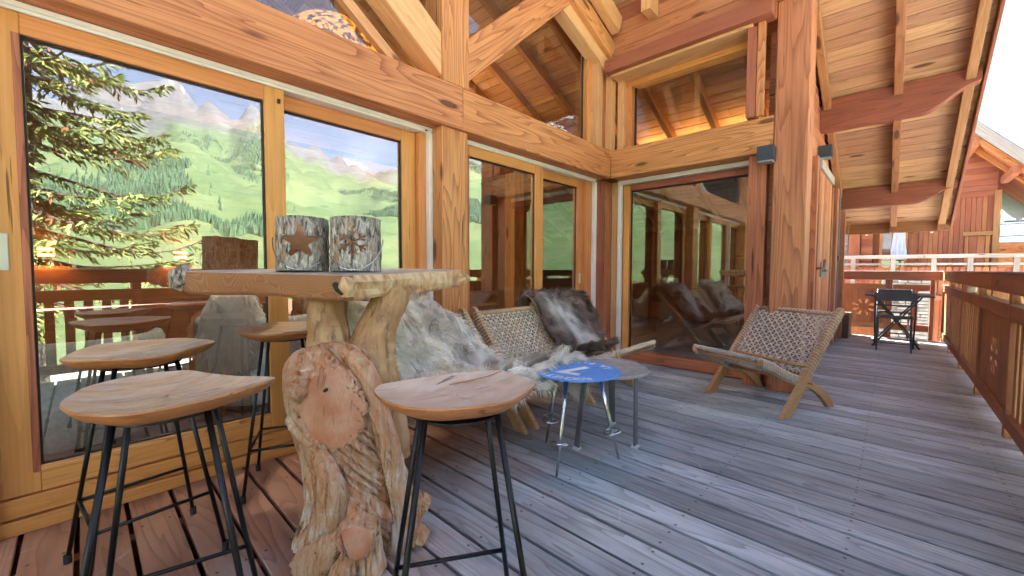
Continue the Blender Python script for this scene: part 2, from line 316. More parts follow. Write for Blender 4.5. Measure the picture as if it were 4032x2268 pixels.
    b.inputs['Base Color'].default_value = (0.12, 0.05, 0.02, 1); b.inputs['Roughness'].default_value = 0.5; b.inputs['Metallic'].default_value = 0.5
    b.inputs['Emission Color'].default_value = (1.0, 0.36, 0.05, 1)
    inv = math_(t, 'SUBTRACT', 1.0, k)
    t.links.new(math_(t, 'ADD', math_(t, 'MULTIPLY', inv, 0.13), 0.004), b.inputs['Emission Strength'])
driftwood()

def land_material():
    m, t, b = newmat('land')
    g = N(t, 'ShaderNodeNewGeometry'); P = g.outputs['Position']
    sp = N(t, 'ShaderNodeSeparateXYZ'); t.links.new(P, sp.inputs[0])
    n1 = N(t, 'ShaderNodeTexNoise', i_Scale=0.004, i_Detail=8, i_Roughness=.62); t.links.new(P, n1.inputs['Vector'])
    n2 = N(t, 'ShaderNodeTexNoise', i_Scale=0.02, i_Detail=8, i_Roughness=.7, i_Distortion=.5); t.links.new(vmul(t, P, (1, 1, 2.5)), n2.inputs['Vector'])
    n3 = N(t, 'ShaderNodeTexNoise', i_Scale=0.0028, i_Detail=7, i_Roughness=.66, i_Distortion=.8); t.links.new(vmul(t, P, (1.6, .8, .6)), n3.inputs['Vector'])
    grass = mixc(t, ramp(t, n2.outputs['Fac'], [(0.35, 0.0), (0.65, 1.0)]), (0.043, 0.080, 0.033), (0.088, 0.122, 0.055))
    grass = mixc(t, ramp(t, n1.outputs['Fac'], [(0.46, 0.0), (0.60, 0.7)]), grass, (0.12, 0.145, 0.068))
    grass = mixc(t, ramp(t, n2.outputs['Fac'], [(0.66, 0.0), (0.72, 0.8)]), grass, (0.34, 0.30, 0.24))
    rock = mixc(t, ramp(t, n2.outputs['Fac'], [(0.35, 0.0), (0.65, 1.0)]), (0.045, 0.046, 0.055), (0.13, 0.125, 0.13))
    alt = math_(t, 'ADD', sp.outputs['Z'], math_(t, 'MULTIPLY', math_(t, 'SUBTRACT', n1.outputs['Fac'], 0.5), 700.0))
    side = ramp(t, math_(t, 'DIVIDE', sp.outputs['X'], -3000.0), [(0.15, 0.0), (0.35, 1.0)])
    alt = math_(t, 'ADD', alt, math_(t, 'MULTIPLY', side, 480.0))
    kr = ramp(t, math_(t, 'DIVIDE', alt, 2000.0), [(0.31, 0.0), (0.42, 1.0)])
    c = mixc(t, kr, grass, rock)
    bl = math_(t, 'GREATER_THAN', math_(t, 'MULTIPLY', sp.outputs['X'], -1.0), 1200.0)   # the steep face across the side valley keeps its winter snow
    lvl = math_(t, 'ADD', n3.outputs['Fac'], math_(t, 'MULTIPLY', bl, 0.10))
    sn = math_(t, 'MULTIPLY', ramp(t, lvl, [(0.625, 0.0), (0.65, 1.0)]), ramp(t, math_(t, 'DIVIDE', alt, 2000.0), [(0.40, 0.0), (0.46, 1.0)]))
    c = mixc(t, sn, c, (0.82, 0.84, 0.88))
    ln = N(t, 'ShaderNodeVectorMath', operation='LENGTH'); t.links.new(P, ln.inputs[0])
    n5 = N(t, 'ShaderNodeTexNoise', i_Scale=0.12, i_Detail=6, i_Roughness=.6); t.links.new(P, n5.inputs['Vector'])
    bounce_ground = mixc(t, ramp(t, n5.outputs['Fac'], [(0.35, 0.0), (0.65, 1.0)]), (0.33, 0.31, 0.285), (0.44, 0.42, 0.39))  # near ground made pale grey to bounce neutral light up to the deck
    dist = math_(t, 'ADD', math_(t, 'DIVIDE', ln.outputs['Value'], 100.0), math_(t, 'MULTIPLY', math_(t, 'SUBTRACT', n5.outputs['Fac'], 0.5), 0.6))
    c = mixc(t, ramp(t, dist, [(0.42, 1.0), (0.46, 0.0)]), c, bounce_ground)
    t.links.new(c, b.inputs['Base Color']); b.inputs['Roughness'].default_value = 0.95; b.inputs['Specular IOR Level'].default_value = 0.1
land_material()
plain('light_block_dark', (0.03, 0.018, 0.013), 0.9)
plain('conifer_far', (0.045, 0.095, 0.045), 0.9, 0, 0.25, 0.02)
plain('bark_tree', (0.09, 0.065, 0.05), 0.9, 0, 0.25, 12, 0.8, 30)

# ------------------------------------------------------------------ building helpers
WM = {}
def link(name, mesh, M=None, parent=None, mat=None):
    o = bpy.data.objects.new(name, mesh); COL.objects.link(o)
    M = M or Matrix.Identity(4)
    if parent is not None:
        o.parent = parent; o.matrix_parent_inverse = WM[parent.name].inverted()
    o.matrix_basis = M; WM[o.name] = M.copy()
    if mat and mesh is not None and not mesh.materials: mesh.materials.append(MATS[mat])
    return o
def empty(name, loc, label, cat, group=None, kind=None):
    o = link(name, None, Matrix.Translation(loc)); o.empty_display_size = 0.1
    return tag(o, label, cat, group, kind)
def tag(o, label=None, cat=None, group=None, kind=None):
    if label: o['label'] = label
    if cat: o['category'] = cat
    if group: o['group'] = group
    if kind: o['kind'] = kind
    return o
class MB:
    """collects geometry of ONE part"""
    def __init__(s): s.v = []; s.f = []; s.mi = []; s.col = None
    def add(s, vs, fs, mi=0):
        k = len(s.v); s.v += [tuple(x) for x in vs]; s.f += [[i+k for i in q] for q in fs]; s.mi += [mi]*len(fs)
    def box(s, a, b, M=None):
        vs = [V((x, y, z)) for x in (a[0], b[0]) for y in (a[1], b[1]) for z in (a[2], b[2])]
        if M: vs = [M @ v for v in vs]
        s.add(vs, [(0, 1, 3, 2), (4, 6, 7, 5), (0, 4, 5, 1), (2, 3, 7, 6), (0, 2, 6, 4), (1, 5, 7, 3)])
    def tube(s, pts, rad, n=8, cap=True, closed=False, mi=0):
        pts = [V(p) for p in pts]; m = len(pts); rads = rad if isinstance(rad, (list, tuple)) else [rad]*m
        k = len(s.v); up = None; rings = []
        for i, p in enumerate(pts):
            a = pts[(i-1) % m] if (i > 0 or closed) else p; b = pts[(i+1) % m] if (i < m-1 or closed) else p
            t = (b-a).normalized() if (b-a).length > 1e-9 else V((0, 0, 1))
            if up is None:
                up = t.orthogonal().normalized()
            else:
                up = (up - t*up.dot(t)); up = up.normalized() if up.length > 1e-6 else t.orthogonal().normalized()
            sd_ = t.cross(up)
            rings.append([p + (up*math.cos(2*math.pi*j/n) + sd_*math.sin(2*math.pi*j/n))*rads[i] for j in range(n)])
        vs = [v for r_ in rings for v in r_]; fs = []
        for i in range(m if closed else m-1):
            for j in range(n):
                i2 = (i+1) % m; j2 = (j+1) % n
                fs.append((i*n+j, i*n+j2, i2*n+j2, i2*n+j))
        if cap and not closed: fs += [tuple(range(n-1, -1, -1)), tuple((m-1)*n+j for j in range(n))]
        s.add(vs, fs, mi)
    def grid(s, rows, closed_u=False, mi=0):
        n = len(rows[0]); vs = [v for r_ in rows for v in r_]; fs = []
        for i in range(len(rows)-1):
            for j in range(n if closed_u else n-1):
                j2 = (j+1) % n; fs.append((i*n+j, i*n+j2, (i+1)*n+j2, (i+1)*n+j))
        s.add(vs, fs, mi)
    def prism(s, poly, d, mi=0):
        """poly: list of 3-D points of one face, d: extrusion vector"""
        n = len(poly); vs = [V(p) for p in poly]; nw = V()
        for i in range(n): nw += (vs[i]-vs[0]).cross(vs[(i+1) % n]-vs[0])
        if nw.dot(V(d)) < 0: vs.reverse()
        vs += [p + V(d) for p in vs]
        s.add(vs, [tuple(range(n-1, -1, -1)), tuple(range(n, 2*n))] + [(i, (i+1) % n, (i+1) % n+n, i+n) for i in range(n)], mi)
    def mesh(s, name, mats, smooth=False):
        me = bpy.data.meshes.new(name); me.from_pydata(s.v, [], s.f)
        for m in ([mats] if isinstance(mats, str) else mats): me.materials.append(MATS[m])
        if len(me.materials) > 1: me.polygons.foreach_set('material_index', s.mi)
        if smooth: me.polygons.foreach_set('use_smooth', [True]*len(s.f))
        if s.col:
            a = me.color_attributes.new('tone', 'FLOAT_COLOR', 'POINT'); a.data.foreach_set('color', [x for c in s.col for x in (*c, 1)])
        me.update(); return me
    def build(s, name, mats, parent=None, smooth=False, M=None, recentre=True):
        if recentre and M is None and s.v:
            n = len(s.v); c = V((sum(v[0] for v in s.v)/n, sum(v[1] for v in s.v)/n, sum(v[2] for v in s.v)/n))
            s.v = [(v[0]-c.x, v[1]-c.y, v[2]-c.z) for v in s.v]; M = Matrix.Translation(c)
        return link(name, s.mesh(name, mats, smooth), M, parent)
CB = {}
def chamfer_mesh(lx, ly, lz, ch, mat):
    key = (round(lx, 4), round(ly, 4), round(lz, 4), round(ch, 4), mat)
    if key in CB: return CB[key]
    hx, hy, hz = lx/2, ly/2, lz/2; vs = []; idx = {}
    for sx in (-1, 1):
        for sy in (-1, 1):
            for sz in (-1, 1):
                for ax in range(3):
                    p = [sx*hx, sy*hy, sz*hz]; q = [sx, sy, sz]
                    for k in range(3):
                        if k != ax: p[k] -= q[k]*ch
                    idx[(sx, sy, sz, ax)] = len(vs); vs.append(tuple(p))
    fs = []
    for ax in range(3):
        o1, o2 = [(1, 2), (2, 0), (0, 1)][ax]
        for s_ in (-1, 1):
            cyc = [(-1, -1), (1, -1), (1, 1), (-1, 1)]
            if s_ < 0: cyc = cyc[::-1]
            q = []
            for a, b in cyc:
                c = [0, 0, 0]; c[ax] = s_; c[o1] = a; c[o2] = b; q.append(idx[(*c, ax)])
            fs.append(q)
    for ax in range(3):
        o1, o2 = [(1, 2), (2, 0), (0, 1)][ax]
        for a in (-1, 1):
            for b in (-1, 1):
                c0 = [0, 0, 0]; c0[ax] = -1; c0[o1] = a; c0[o2] = b; c1 = list(c0); c1[ax] = 1
                q = [idx[(*c0, o1)], idx[(*c1, o1)], idx[(*c1, o2)], idx[(*c0, o2)]]
                if a*b < 0: q = q[::-1]
                fs.append(q)
    for sx in (-1, 1):
        for sy in (-1, 1):
            for sz in (-1, 1):
                q = [idx[(sx, sy, sz, 0)], idx[(sx, sy, sz, 1)], idx[(sx, sy, sz, 2)]]
                if sx*sy*sz < 0: q = q[::-1]
                fs.append(q)
    me = bpy.data.meshes.new('timber'); me.from_pydata(vs, [], fs); me.materials.append(MATS[mat]); me.update()
    CB[key] = me
    return me
def bar(name, p0, p1, wd, ht, mat, parent=None, up=(0, 0, 1), ch=0.004):
    """timber from p0 to p1 (centre line); ht along up, wd across; grain runs along its length"""
    p0, p1 = V(p0), V(p1); d = p1-p0; x = d.normalized(); u = V(up); u = (u - x*u.dot(x))
    if u.length < 1e-5: u = x.orthogonal()
    u.normalize(); y = u.cross(x)
    M = Matrix(((x.x, y.x, u.x, 0), (x.y, y.y, u.y, 0), (x.z, y.z, u.z, 0), (0, 0, 0, 1))); M.translation = (p0+p1)/2
    me = chamfer_mesh(d.length, wd, ht, min(ch, wd*.25, ht*.25), mat)
    return link(name, me, M, parent)
def blk(name, a, b, mat, parent=None, ch=0.003, axis=None):
    """axis-aligned timber between two corners, grain along its longest side (or axis)"""
    a, b = V(a), V(b); lo = V((min(a.x, b.x), min(a.y, b.y), min(a.z, b.z))); hi = V((max(a.x, b.x), max(a.y, b.y), max(a.z, b.z)))
    s = hi-lo; c = (hi+lo)/2
    ax = axis if axis is not None else max(range(3), key=lambda i: s[i])
    e = [V((1, 0, 0)), V((0, 1, 0)), V((0, 0, 1))]
    p0, p1 = c - e[ax]*s[ax]/2, c + e[ax]*s[ax]/2
    upi = 2 if ax != 2 else 1
    oth = 3-ax-upi
    return bar(name, p0, p1, s[oth], s[upi], mat, parent, up=e[upi], ch=ch)

# ================================================================== THE SETTING
def smooth(a, b, x):
    t = min(1, max(0, (x-a)/(b-a))); return t*t*(3-2*t)
PROFILE = [(-180, 9), (-165, 13), (-150, 18.5), (-143, 20.5), (-136, 18.5), (-125, 16), (-112, 15), (-104, 13.0), (-97, 13.5), (-90, 15.0), (-86, 16.6), (-82, 18.6), (-80, 17.6),
           (-78, 16.2), (-75.5, 17.4), (-74, 17.0), (-72, 15.2), (-70, 13.6), (-66, 12.6), (-58, 12.4), (-50, 14), (-40, 15), (-30, 13), (-20, 9), (-8, 5), (10, 2.5), (90, 2.5), (180, 9)]
def prof(az):
    for (a, e), (b, g) in zip(PROFILE, PROFILE[1:]):
        if a <= az <= b: return e + (g-e)*smooth(a, b, az)
    return 3
RPK = 4300.0
def land_z(az, r):
    x, y = r*math.cos(R(az)), r*math.sin(R(az))
    near = -4.2 - 0.10*max(0, r-16) if r < 260 else -28.6
    if r <= 260: z = near
    else:
        k = (r-260)/(RPK-260); e = math.tan(R(prof(az)))*RPK
        z = -28.6 + (e+28.6)*(k**1.25 if k <= 1 else 1-(k-1)*1.2)
        amp = 330*smooth(300, 3200, r)*smooth(3, 10, prof(az))
        z += amp*(noise.fractal(V((x*.0016, y*.0016, 3.1)), 1.0, 2.1, 6) - 0.05)*smooth(0, .5, k)
        z += 26*smooth(300, 900, r)*noise.fractal(V((x*.006, y*.006, 9.3)), 1.0, 2.0, 4)
    z += 0.15*noise.noise(V((x*.3, y*.3, 1)))
    return z
mb = MB(); rows = []
azs = [-180 + i*0.6 for i in range(int(200/0.6)+1)] + [24 + i*8.0 for i in range(20)]
rad = [0.5, 3, 7, 11, 16, 22, 30, 42, 60, 85, 120, 165, 215, 260] + [260*(5600/260)**(i/88) for i in range(1, 89)]
for r_ in rad: rows.append([V((r_*math.cos(R(a)), r_*math.sin(R(a)), land_z(a, r_))) for a in azs])
mb.grid(rows, closed_u=True)
land = mb.build('mountain_terrain', 'land', smooth=True, recentre=False)
tag(land, 'green alpine hillside rising to grey rocky peaks with snow patches', None, kind='structure')
# woods on the slopes: nobody could count them
mb = MB(); cnt = 0; random.seed(11)
while cnt < 30000:
    az = random.uniform(-115, -42); r_ = random.uniform(650, 2600)
    x, y = r_*math.cos(R(az)), r_*math.sin(R(az))
    msk = noise.fractal(V((x*.0032, y*.0016, 5.7)), 1.0, 2.0, 4) + 0.12*smooth(1300, 700, r_)
    if msk < 0.05 and random.random() > 0.003: continue
    z = land_z(az, r_); h = random.uniform(11, 18); q = h*random.uniform(.2, .28); k0 = random.uniform(0, 6)
    mb.add([(x+q*math.cos(k0+i*2.094), y+q*math.sin(k0+i*2.094), z-.5) for i in range(3)] + [(x, y, z+h)], [(0, 1, 3), (1, 2, 3), (2, 0, 3)]); cnt += 1
tag(mb.build('forest', 'conifer_far', recentre=False), 'dark green conifer woods covering parts of the far mountainside', 'forest', kind='stuff')

# ------------------------------------------------------------------ deck
deck = link('deck', None, Matrix.Translation((4, 1, 0))); tag(deck, 'weathered grey timber deck of parallel boards', kind='structure')
PITCH, X0 = 0.158, -0.205
i0 = int((-2.6-X0)/PITCH)
for i in range(i0, 60):
    a = X0 + i*PITCH + 0.0082; b = X0 + (i+1)*PITCH - 0.0082
    if b > 9.22: break
    ye = 2.60 if b < 4.62 else 0.70
    dz = random.uniform(-.0015, .0015)
    bar('board', ((a+b)/2, -0.62, -0.014+dz), ((a+b)/2, ye, -0.014+dz), b-a, 0.028, 'deck_wood', deck, ch=0.003)
for k, y in enumerate((-.45, .1, .65, 1.2, 1.75, 2.3)):
    blk('joist', (-2.6, y-.03, -.20), (9.2, y+.03, -.032), 'rail_wood', deck)
m = MB(); m.box((-2.6, -.51, -.212), (9.2, 2.60, -.205)); m.build('light_block_sheet', 'light_block_dark', deck)  # unseen dark sheet added to keep light from below out of the gaps
blk('edge_beam', (-2.6, -.60, -.22), (9.2, -.52, -.034), 'rail_wood', deck)

# ================================================================== THE CHALET
ch = empty('chalet', (4.6, 3.5, 0), 'honey coloured timber chalet with big sliding windows and braced gable', 'chalet')
YF, XF = 2.46, 4.30            # front faces of the two lintel beams
# lintel beams
b1 = bar('beam', (-1.4, YF+.10, 2.335), (2.055, YF+.10, 2.335), .20, .32, 'larch', ch, ch=.006)
b2 = bar('beam', (2.058, YF+.10, 2.335), (XF, YF+.10, 2.335), .20, .32, 'larch', ch, ch=.006)
b3 = bar('beam', (XF+.10, YF+.0, 2.335), (XF+.10, .83, 2.335), .20, .32, 'larch', ch, ch=.006)
blk('post', (1.872, 2.485, 0), (2.126, 2.70, 2.175), 'larch', ch, ch=.006)
blk('post', (1.872, 2.466, 2.497), (2.126, 2.69, 4.6), 'larch', ch, ch=.006)
blk('post', (-1.35, 2.485, 0), (-1.15, 2.70, 2.175), 'larch', ch, ch=.006)
# V braces springing from the middle post
def brace(x0, z0, x1, z1, y0, y1, wdt, mat='larch'):
    bar('brace', (x0, (y0+y1)/2, z0), (x1, (y0+y1)/2, z1), y1-y0, wdt, mat, ch, ch=.006)
brace(2.05, 2.665, 3.55, 4.02, 2.482, 2.655, .25)
brace(1.95, 2.637, 0.40, 3.78, 2.486, 2.66, .25, 'larch_pale')
# gable rafters above the right-hand upper window
bar('rafter', (2.9, 2.56, 3.96), (4.34, 2.56, 3.44), .14, .16, 'larch_pale', ch)
bar('rafter', (2.7, 2.47, 4.20), (4.30, 2.47, 3.62), .07, .20, 'larch', ch)
bar('rafter', (2.9, 2.38, 4.36), (4.26, 2.38, 3.86), .10, .20, 'larch_pale', ch)

def pane(name, a, b, parent, mat='glass'):
    m = MB(); m.box(a, b); return m.build(name, mat, parent)
def leaf_y(parent, x0, x1, z0, z1, y, st_l, st_r, top, bot, mat='frame_wood', gm='glass', th=.058):
    """sliding leaf lying along X: stiles, rails, bead and pane"""
    blk('stile', (x0, y, z0), (x0+st_l, y+th, z1), mat, parent)
    blk('stile', (x1-st_r, y, z0), (x1, y+th, z1), mat, parent)
    blk('rail', (x0+st_l, y+.001, z1-top), (x1-st_r, y+th, z1), mat, parent)
    blk('rail', (x0+st_l, y+.001, z0), (x1-st_r, y+th, z0+bot), mat, parent)
    gx0, gx1, gz0, gz1 = x0+st_l, x1-st_r, z0+bot, z1-top
    for q in (((gx0, y+.012, gz0), (gx0+.007, y+.03, gz1)), ((gx1-.007, y+.012, gz0), (gx1, y+.03, gz1)), ((gx0+.007, y+.012, gz1-.007), (gx1-.007, y+.03, gz1)), ((gx0+.007, y+.012, gz0), (gx1-.007, y+.03, gz0+.007))):
        blk('glazing_seal', q[0], q[1], 'seal', parent, ch=.001)
    blk('glazing_bead', (gx0-.022, y-.006, gz0-.022), (gx0, y+.0005, gz1), 'larch_red', parent); blk('glazing_bead', (gx0, y-.006, gz0-.022), (gx1, y+.0005, gz0), 'larch', parent)
    pane('pane', (gx0+.004, y+.030, gz0+.004), (gx1-.004, y+.042, gz1-.004), parent, gm)
def win(name, label):
    o = link(name, None, Matrix.Translation((0, 0, 0)), ch); o['label'] = label; return o
w1 = win('sliding_window', 'large sliding window reflecting the mountain')
leaf_y(w1, -.262, .838, .15, 2.135, 2.615, .118, .105, .085, .11)
leaf_y(w1, .79, 1.772, .15, 2.135, 2.685, .06, .118, .085, .11)
blk('jamb', (1.774, 2.64, .06), (1.842, 2.76, 2.135), 'frame_wood', w1)
blk('threshold', (-.262, 2.60, .066), (1.84, 2.76, .145), 'frame_wood', w1)
blk('threshold', (-.262, 2.585, .0), (1.872, 2.76, .058), 'frame_wood', w1)
blk('shutter_guide', (-.300, 2.56, 0), (-.264, 2.66, 2.14), 'alu_white', w1)
blk('shutter_guide', (1.838, 2.60, 0), (1.871, 2.66, 2.14), 'alu_white', w1)
blk('shutter_box', (-1.14, 2.61, 2.137), (1.871, 2.70, 2.173), 'alu_white', w1)
blk('shutter_box', (-1.14, 2.60, 2.150), (1.871, 2.61, 2.173), 'alu_white', w1)
blk('leaf_stop', (.80, 2.60, 2.05), (.815, 2.615, 2.075), 'seal', w1)
blk('leaf_stop', (1.80, 2.592, 2.140), (1.825, 2.602, 2.150), 'seal', w1)
blk('handle_plate', (-.248, 2.607, 1.09), (-.200, 2.616, 1.24), 'plate', w1)
blk('handle_plate', (1.69, 2.677, .97), (1.72, 2.686, 1.10), 'plate', w1)
wx = win('sliding_window', 'sliding window left of the reflecting one')
leaf_y(wx, -1.14, -.305, .15, 2.135, 2.64, .1, .1, .085, .11)
blk('threshold', (-1.14, 2.585, 0), (-.31, 2.76, .145), 'frame_wood', wx)
w2 = win('sliding_window', 'sliding window behind the rope bench')
leaf_y(w2, 2.128, 3.235, .15, 2.135, 2.615, .12, .125, .085, .11)
leaf_y(w2, 3.20, 4.055, .15, 2.135, 2.685, .06, .11, .085, .11)
blk('jamb', (4.057, 2.64, .06), (4.19, 2.76, 2.135), 'frame_wood', w2)
blk('threshold', (2.128, 2.60, 0), (4.19, 2.76, .145), 'frame_wood', w2)
blk('shutter_guide', (4.192, 2.60, 0), (4.232, 2.66, 2.14), 'alu_white', w2)
blk('shutter_box', (2.128, 2.61, 2.138), (4.232, 2.70, 2.173), 'alu_white', w2)
blk('shutter_box', (2.128, 2.60, 2.150), (4.232, 2.61, 2.173), 'alu_white', w2)
blk('leaf_stop', (4.19, 2.59, 2.145), (4.215, 2.601, 2.155), 'seal', w2)
blk('handle_plate', (3.99, 2.677, .94), (4.02, 2.686, 1.06), 'plate', w2)
# corner boards
blk('corner_board', (4.234, 2.60, 0), (4.40, 2.70, 2.175), 'larch_red', ch)
blk('corner_board', (4.405, 2.585, 0), (4.605, 2.70, 2.175), 'larch_red', ch)
blk('corner_board', (4.55, 2.48, 0), (4.70, 2.58, 2.175), 'larch_pale', ch)
# fixed window in the return wall (plane X = 4.6)
w3 = win('fixed_window', 'large fixed window in the return wall')
blk('shutter_guide', (4.50, 2.435, 0), (4.56, 2.475, 2.14), 'alu_white', w3)
blk('shutter_box', (4.50, 1.0, 2.125), (4.59, 2.475, 2.173), 'alu_white', w3)
blk('frame', (4.565, 2.35, .12), (4.68, 2.432, 2.12), 'frame_wood', w3)
blk('frame', (4.565, .86, .12), (4.68, .95, 2.12), 'frame_wood', w3)
blk('frame', (4.57, .95, 2.055), (4.68, 2.35, 2.12), 'larch_red', w3)
blk('sill', (4.545, .86, 0), (4.70, 2.475, .118), 'larch_red', w3)
blk('glazing_seal', (4.60, 2.335, .12), (4.625, 2.349, 2.055), 'seal', w3, ch=.001)
blk('glazing_seal', (4.60, .952, 2.04), (4.625, 2.333, 2.054), 'seal', w3, ch=.001)
pane('pane', (4.61, .952, .125), (4.622, 2.334, 2.04), w3)
# upper fixed window in the return wall
w4 = win('upper_window', 'wide upper window above the return wall beam')
blk('frame', (4.40, 2.36, 2.50), (4.56, 2.44, 3.36), 'larch_pale', w4)
blk('frame', (4.46, 2.29, 2.50), (4.60, 2.357, 3.30), 'frame_wood', w4)
blk('frame', (4.46, .98, 3.235), (4.60, 2.288, 3.30), 'frame_wood', w4)
blk('frame', (4.46, .98, 2.497), (4.60, 2.288, 2.53), 'frame_wood', w4)
blk('glazing_seal', (4.53, 2.27, 2.532), (4.555, 2.288, 3.233), 'seal', w4, ch=.001)
pane('pane', (4.54, .98, 2.53), (4.55, 2.286, 3.234), w4, 'glass_upper')
blk('soffit_board', (4.22, 1.0, 3.302), (4.60, 2.44, 3.33), 'larch_pale', w4)
blk('trim_board', (4.15, .84, 3.332), (4.30, 2.47, 3.475), 'siding', w4)
blk('trim_board', (4.25, .905, 2.50), (4.30, .965, 3.33), 'larch', w4)
blk('trim_board', (4.24, .97, 2.50), (4.40, 1.045, 3.30), 'siding', w4)
# upper glazing of the gable above the lintel
w5 = win('gable_window', 'gable glazing between brace and corner')
def polyprism(name, pts, y0, y1, mat, parent):
    m = MB(); m.prism([(x, y0, z) for x, z in pts], (0, y1-y0, 0)); return m.build(name, mat, parent)
polyprism('pane', [(2.2, 2.50), (4.02, 2.50), (4.02, 3.52), (3.46, 3.73), (3.30, 3.73)], 2.668, 2.680, 'glass_upper', w5)
blk('frame', (4.00, 2.60, 2.497), (4.075, 2.70, 3.56), 'frame_wood', w5)
bar('frame', (3.36, 2.63, 3.80), (4.05, 2.63, 3.545), .08, .06, 'frame_wood', w5)
blk('glazing_seal', (3.982, 2.655, 2.50), (3.998, 2.667, 3.52), 'seal', w5, ch=.001)
blk('corner_board', (4.078, 2.52, 2.497), (4.20, 2.62, 3.44), 'larch_pale', ch)
blk('corner_board', (4.215, 2.54, 2.497), (4.30, 2.64, 3.42), 'larch_red', ch)
blk('corner_board', (4.302, 2.465, 2.497), (4.398, 2.56, 3.36), 'larch_pale', ch)
w6 = win('gable_window', 'gable glazing left of the middle post')
polyprism('pane', [(-1.4, 2.50), (1.87, 2.50), (1.87, 2.62), (.30, 3.85), (-1.4, 3.85)], 2.668, 2.680, 'glass_upper', w6)
bar('frame', (1.60, 2.64, 2.55), (0.25, 2.64, 3.55), .06, .07, 'larch_pale', w6)
polyprism('pane', [(2.126, 2.9), (3.2, 3.92), (3.2, 4.4), (2.126, 4.5)], 2.668, 2.680, 'glass_upper', w5)
# wall planks of the return wall, round the upper window
wb = link('wall', None, Matrix.Translation((4.4, 1.6, 3.6)), ch)
z = 3.345
k = 0
while z < 4.3:
    blk('plank', (4.305, .83, z), (4.345, 2.60, z+.143), 'siding', wb, ch=.005); z += .146
for z in [2.0 + .146*i for i in range(-14, 10)]:
    if z < .03: continue
    if z+.14 > 3.34: break
    blk('plank', (4.47, .70, z), (4.51, .905, z+.143), 'siding', wb, ch=.005)
blk('trim_board', (4.36, .885, .0), (4.49, 1.035, 2.173), 'larch_red', wb)
blk('wall_core', (4.515, .74, 0), (4.60, .86, 3.4), 'inside_wood', wb)
# corner column
blk('column', (4.30, .57, 0), (4.56, .825, 3.47), 'larch_red', ch, ch=.008)
blk('column_base', (4.70, .60, -.02), (4.90, .83, .16), 'slate_dark', ch)
# side wall along the deck (plane Y = .72)
wc = link('wall', None, Matrix.Translation((6.8, .72, 1.5)), ch)
z = .03
RZ, RM = 6.15, .47                      # roof underside: z = RZ - RM x
while z < 3.9:
    x1 = min(9.0, (RZ-z-.15)/RM)
    if z < 2.30: blk('plank', (4.565, .722, z), (5.60, .762, z+.142), 'siding', wc, ch=.005); blk('plank', (7.95, .722, z), (9.0, .762, z+.142), 'siding', wc, ch=.005)
    else: blk('plank', (4.565, .722, z), (max(5, x1), .762, z+.142), 'siding', wc, ch=.005)
    z += .146
dr = link('shutter_door', None, Matrix.Translation((6.4, .66, 0)), ch); dr['label'] = 'folding timber shutters with latch plate and long bolt'
blk('frame', (5.56, .64, .05), (5.66, .72, 2.36), 'larch_red', dr)
blk('shutter_board', (5.68, .655, .06), (5.78, .70, 2.30), 'larch_red', dr)
for i in range(6): blk('shutter_board', (5.80+i*.20, .645, .06), (5.995+i*.20, .69, 2.25), 'larch' if i % 2 else 'larch_red', dr)
blk('shutter_rail', (5.79, .625, 2.26), (7.05, .70, 2.36), 'grey_wood', dr)
blk('shutter_board', (7.06, .635, .06), (7.16, .70, 2.25), 'larch_red', dr)
blk('shutter_board', (7.25, .60, .06), (7.45, .64, 2.25), 'larch_red', dr)
blk('shutter_board', (7.95, .56, .05), (8.05, .72, 2.0), 'larch_red', dr)
blk('gap_shade_panel', (7.17, .70, .05), (7.95, .73, 2.25), 'seal', dr)  # black panel standing in for the shade inside the open gap
m = MB(); m.tube([(7.55, .60, .05), (7.55, .60, 2.2)], .012); m.build('bolt_rod', 'leg_grey', dr)
blk('bolt_guide', (7.52, .585, 1.24), (7.60, .62, 1.31), 'dark_grey_metal', dr)
blk('latch_plate', (6.05, .633, 1.02), (6.62, .644, 1.20), 'leg_grey', dr)
m = MB(); m.tube([(6.12, .63, 1.10), (6.12, .60, 1.10), (6.45, .60, 1.10)], .014); m.build('latch', 'leg_grey', dr)
m = MB(); m.tube([(5.72, .65, 1.12), (5.70, .60, 1.13), (5.80, .58, 1.12), (5.86, .58, 1.22)], .014); m.build('hook', 'rail_wood', dr)

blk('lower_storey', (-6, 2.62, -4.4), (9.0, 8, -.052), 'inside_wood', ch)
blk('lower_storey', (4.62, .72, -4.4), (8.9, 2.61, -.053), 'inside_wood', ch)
# ------------------------------------------------------------------ roof
rf = link('roof', None, Matrix.Translation((4, 3, 5)), ch)
al = math.atan(RM); cs, sn_ = math.cos(al), math.sin(al)
def rz(x): return RZ - RM*x
XR = 1.0                                # ridge
sl = .0
s_len = (9.12-XR)/cs; n = int(s_len/.152)
for i in range(n):
    xa = XR + (i+.03)*.152*cs; xb = XR + (i+.97)*.152*cs
    xm = (xa+xb)/2
    up = V((RM, 0, 1)).normalized()
    p = V((xm, 0, rz(xm))) + up*.0125
    ya = -.60
    # boards are jointed here and there
    ya = -.60 if xb > 4.2 else 1.15
    j = random.uniform(1.4, 2.4)
    bar('plank', (p.x, ya, p.z), (p.x, j-.001, p.z), .152*.955, .025, 'roof_plank', rf, up=up)
    bar('plank', (p.x, j+.001, p.z), (p.x, 8.0, p.z), .152*.955, .025, 'roof_plank', rf, up=up)
def rafter(y, wd=.075, dp=.13, x0=XR, x1=9.05, mat='rafter_wood'):
    up = V((RM, 0, 1)).normalized()
    a = V((x0, y, rz(x0))) - up*(dp/2+.001); b = V((x1, y, rz(x1))) - up*(dp/2+.001)
    bar('rafter', a, b, wd, dp, mat, rf, up=up)
for y in (.655, .03, -.505): rafter(y, x0=4.2)
for y in [1.3+.62*i for i in range(11)]: rafter(y, x0=4.62 if y < 2.6 else XR)
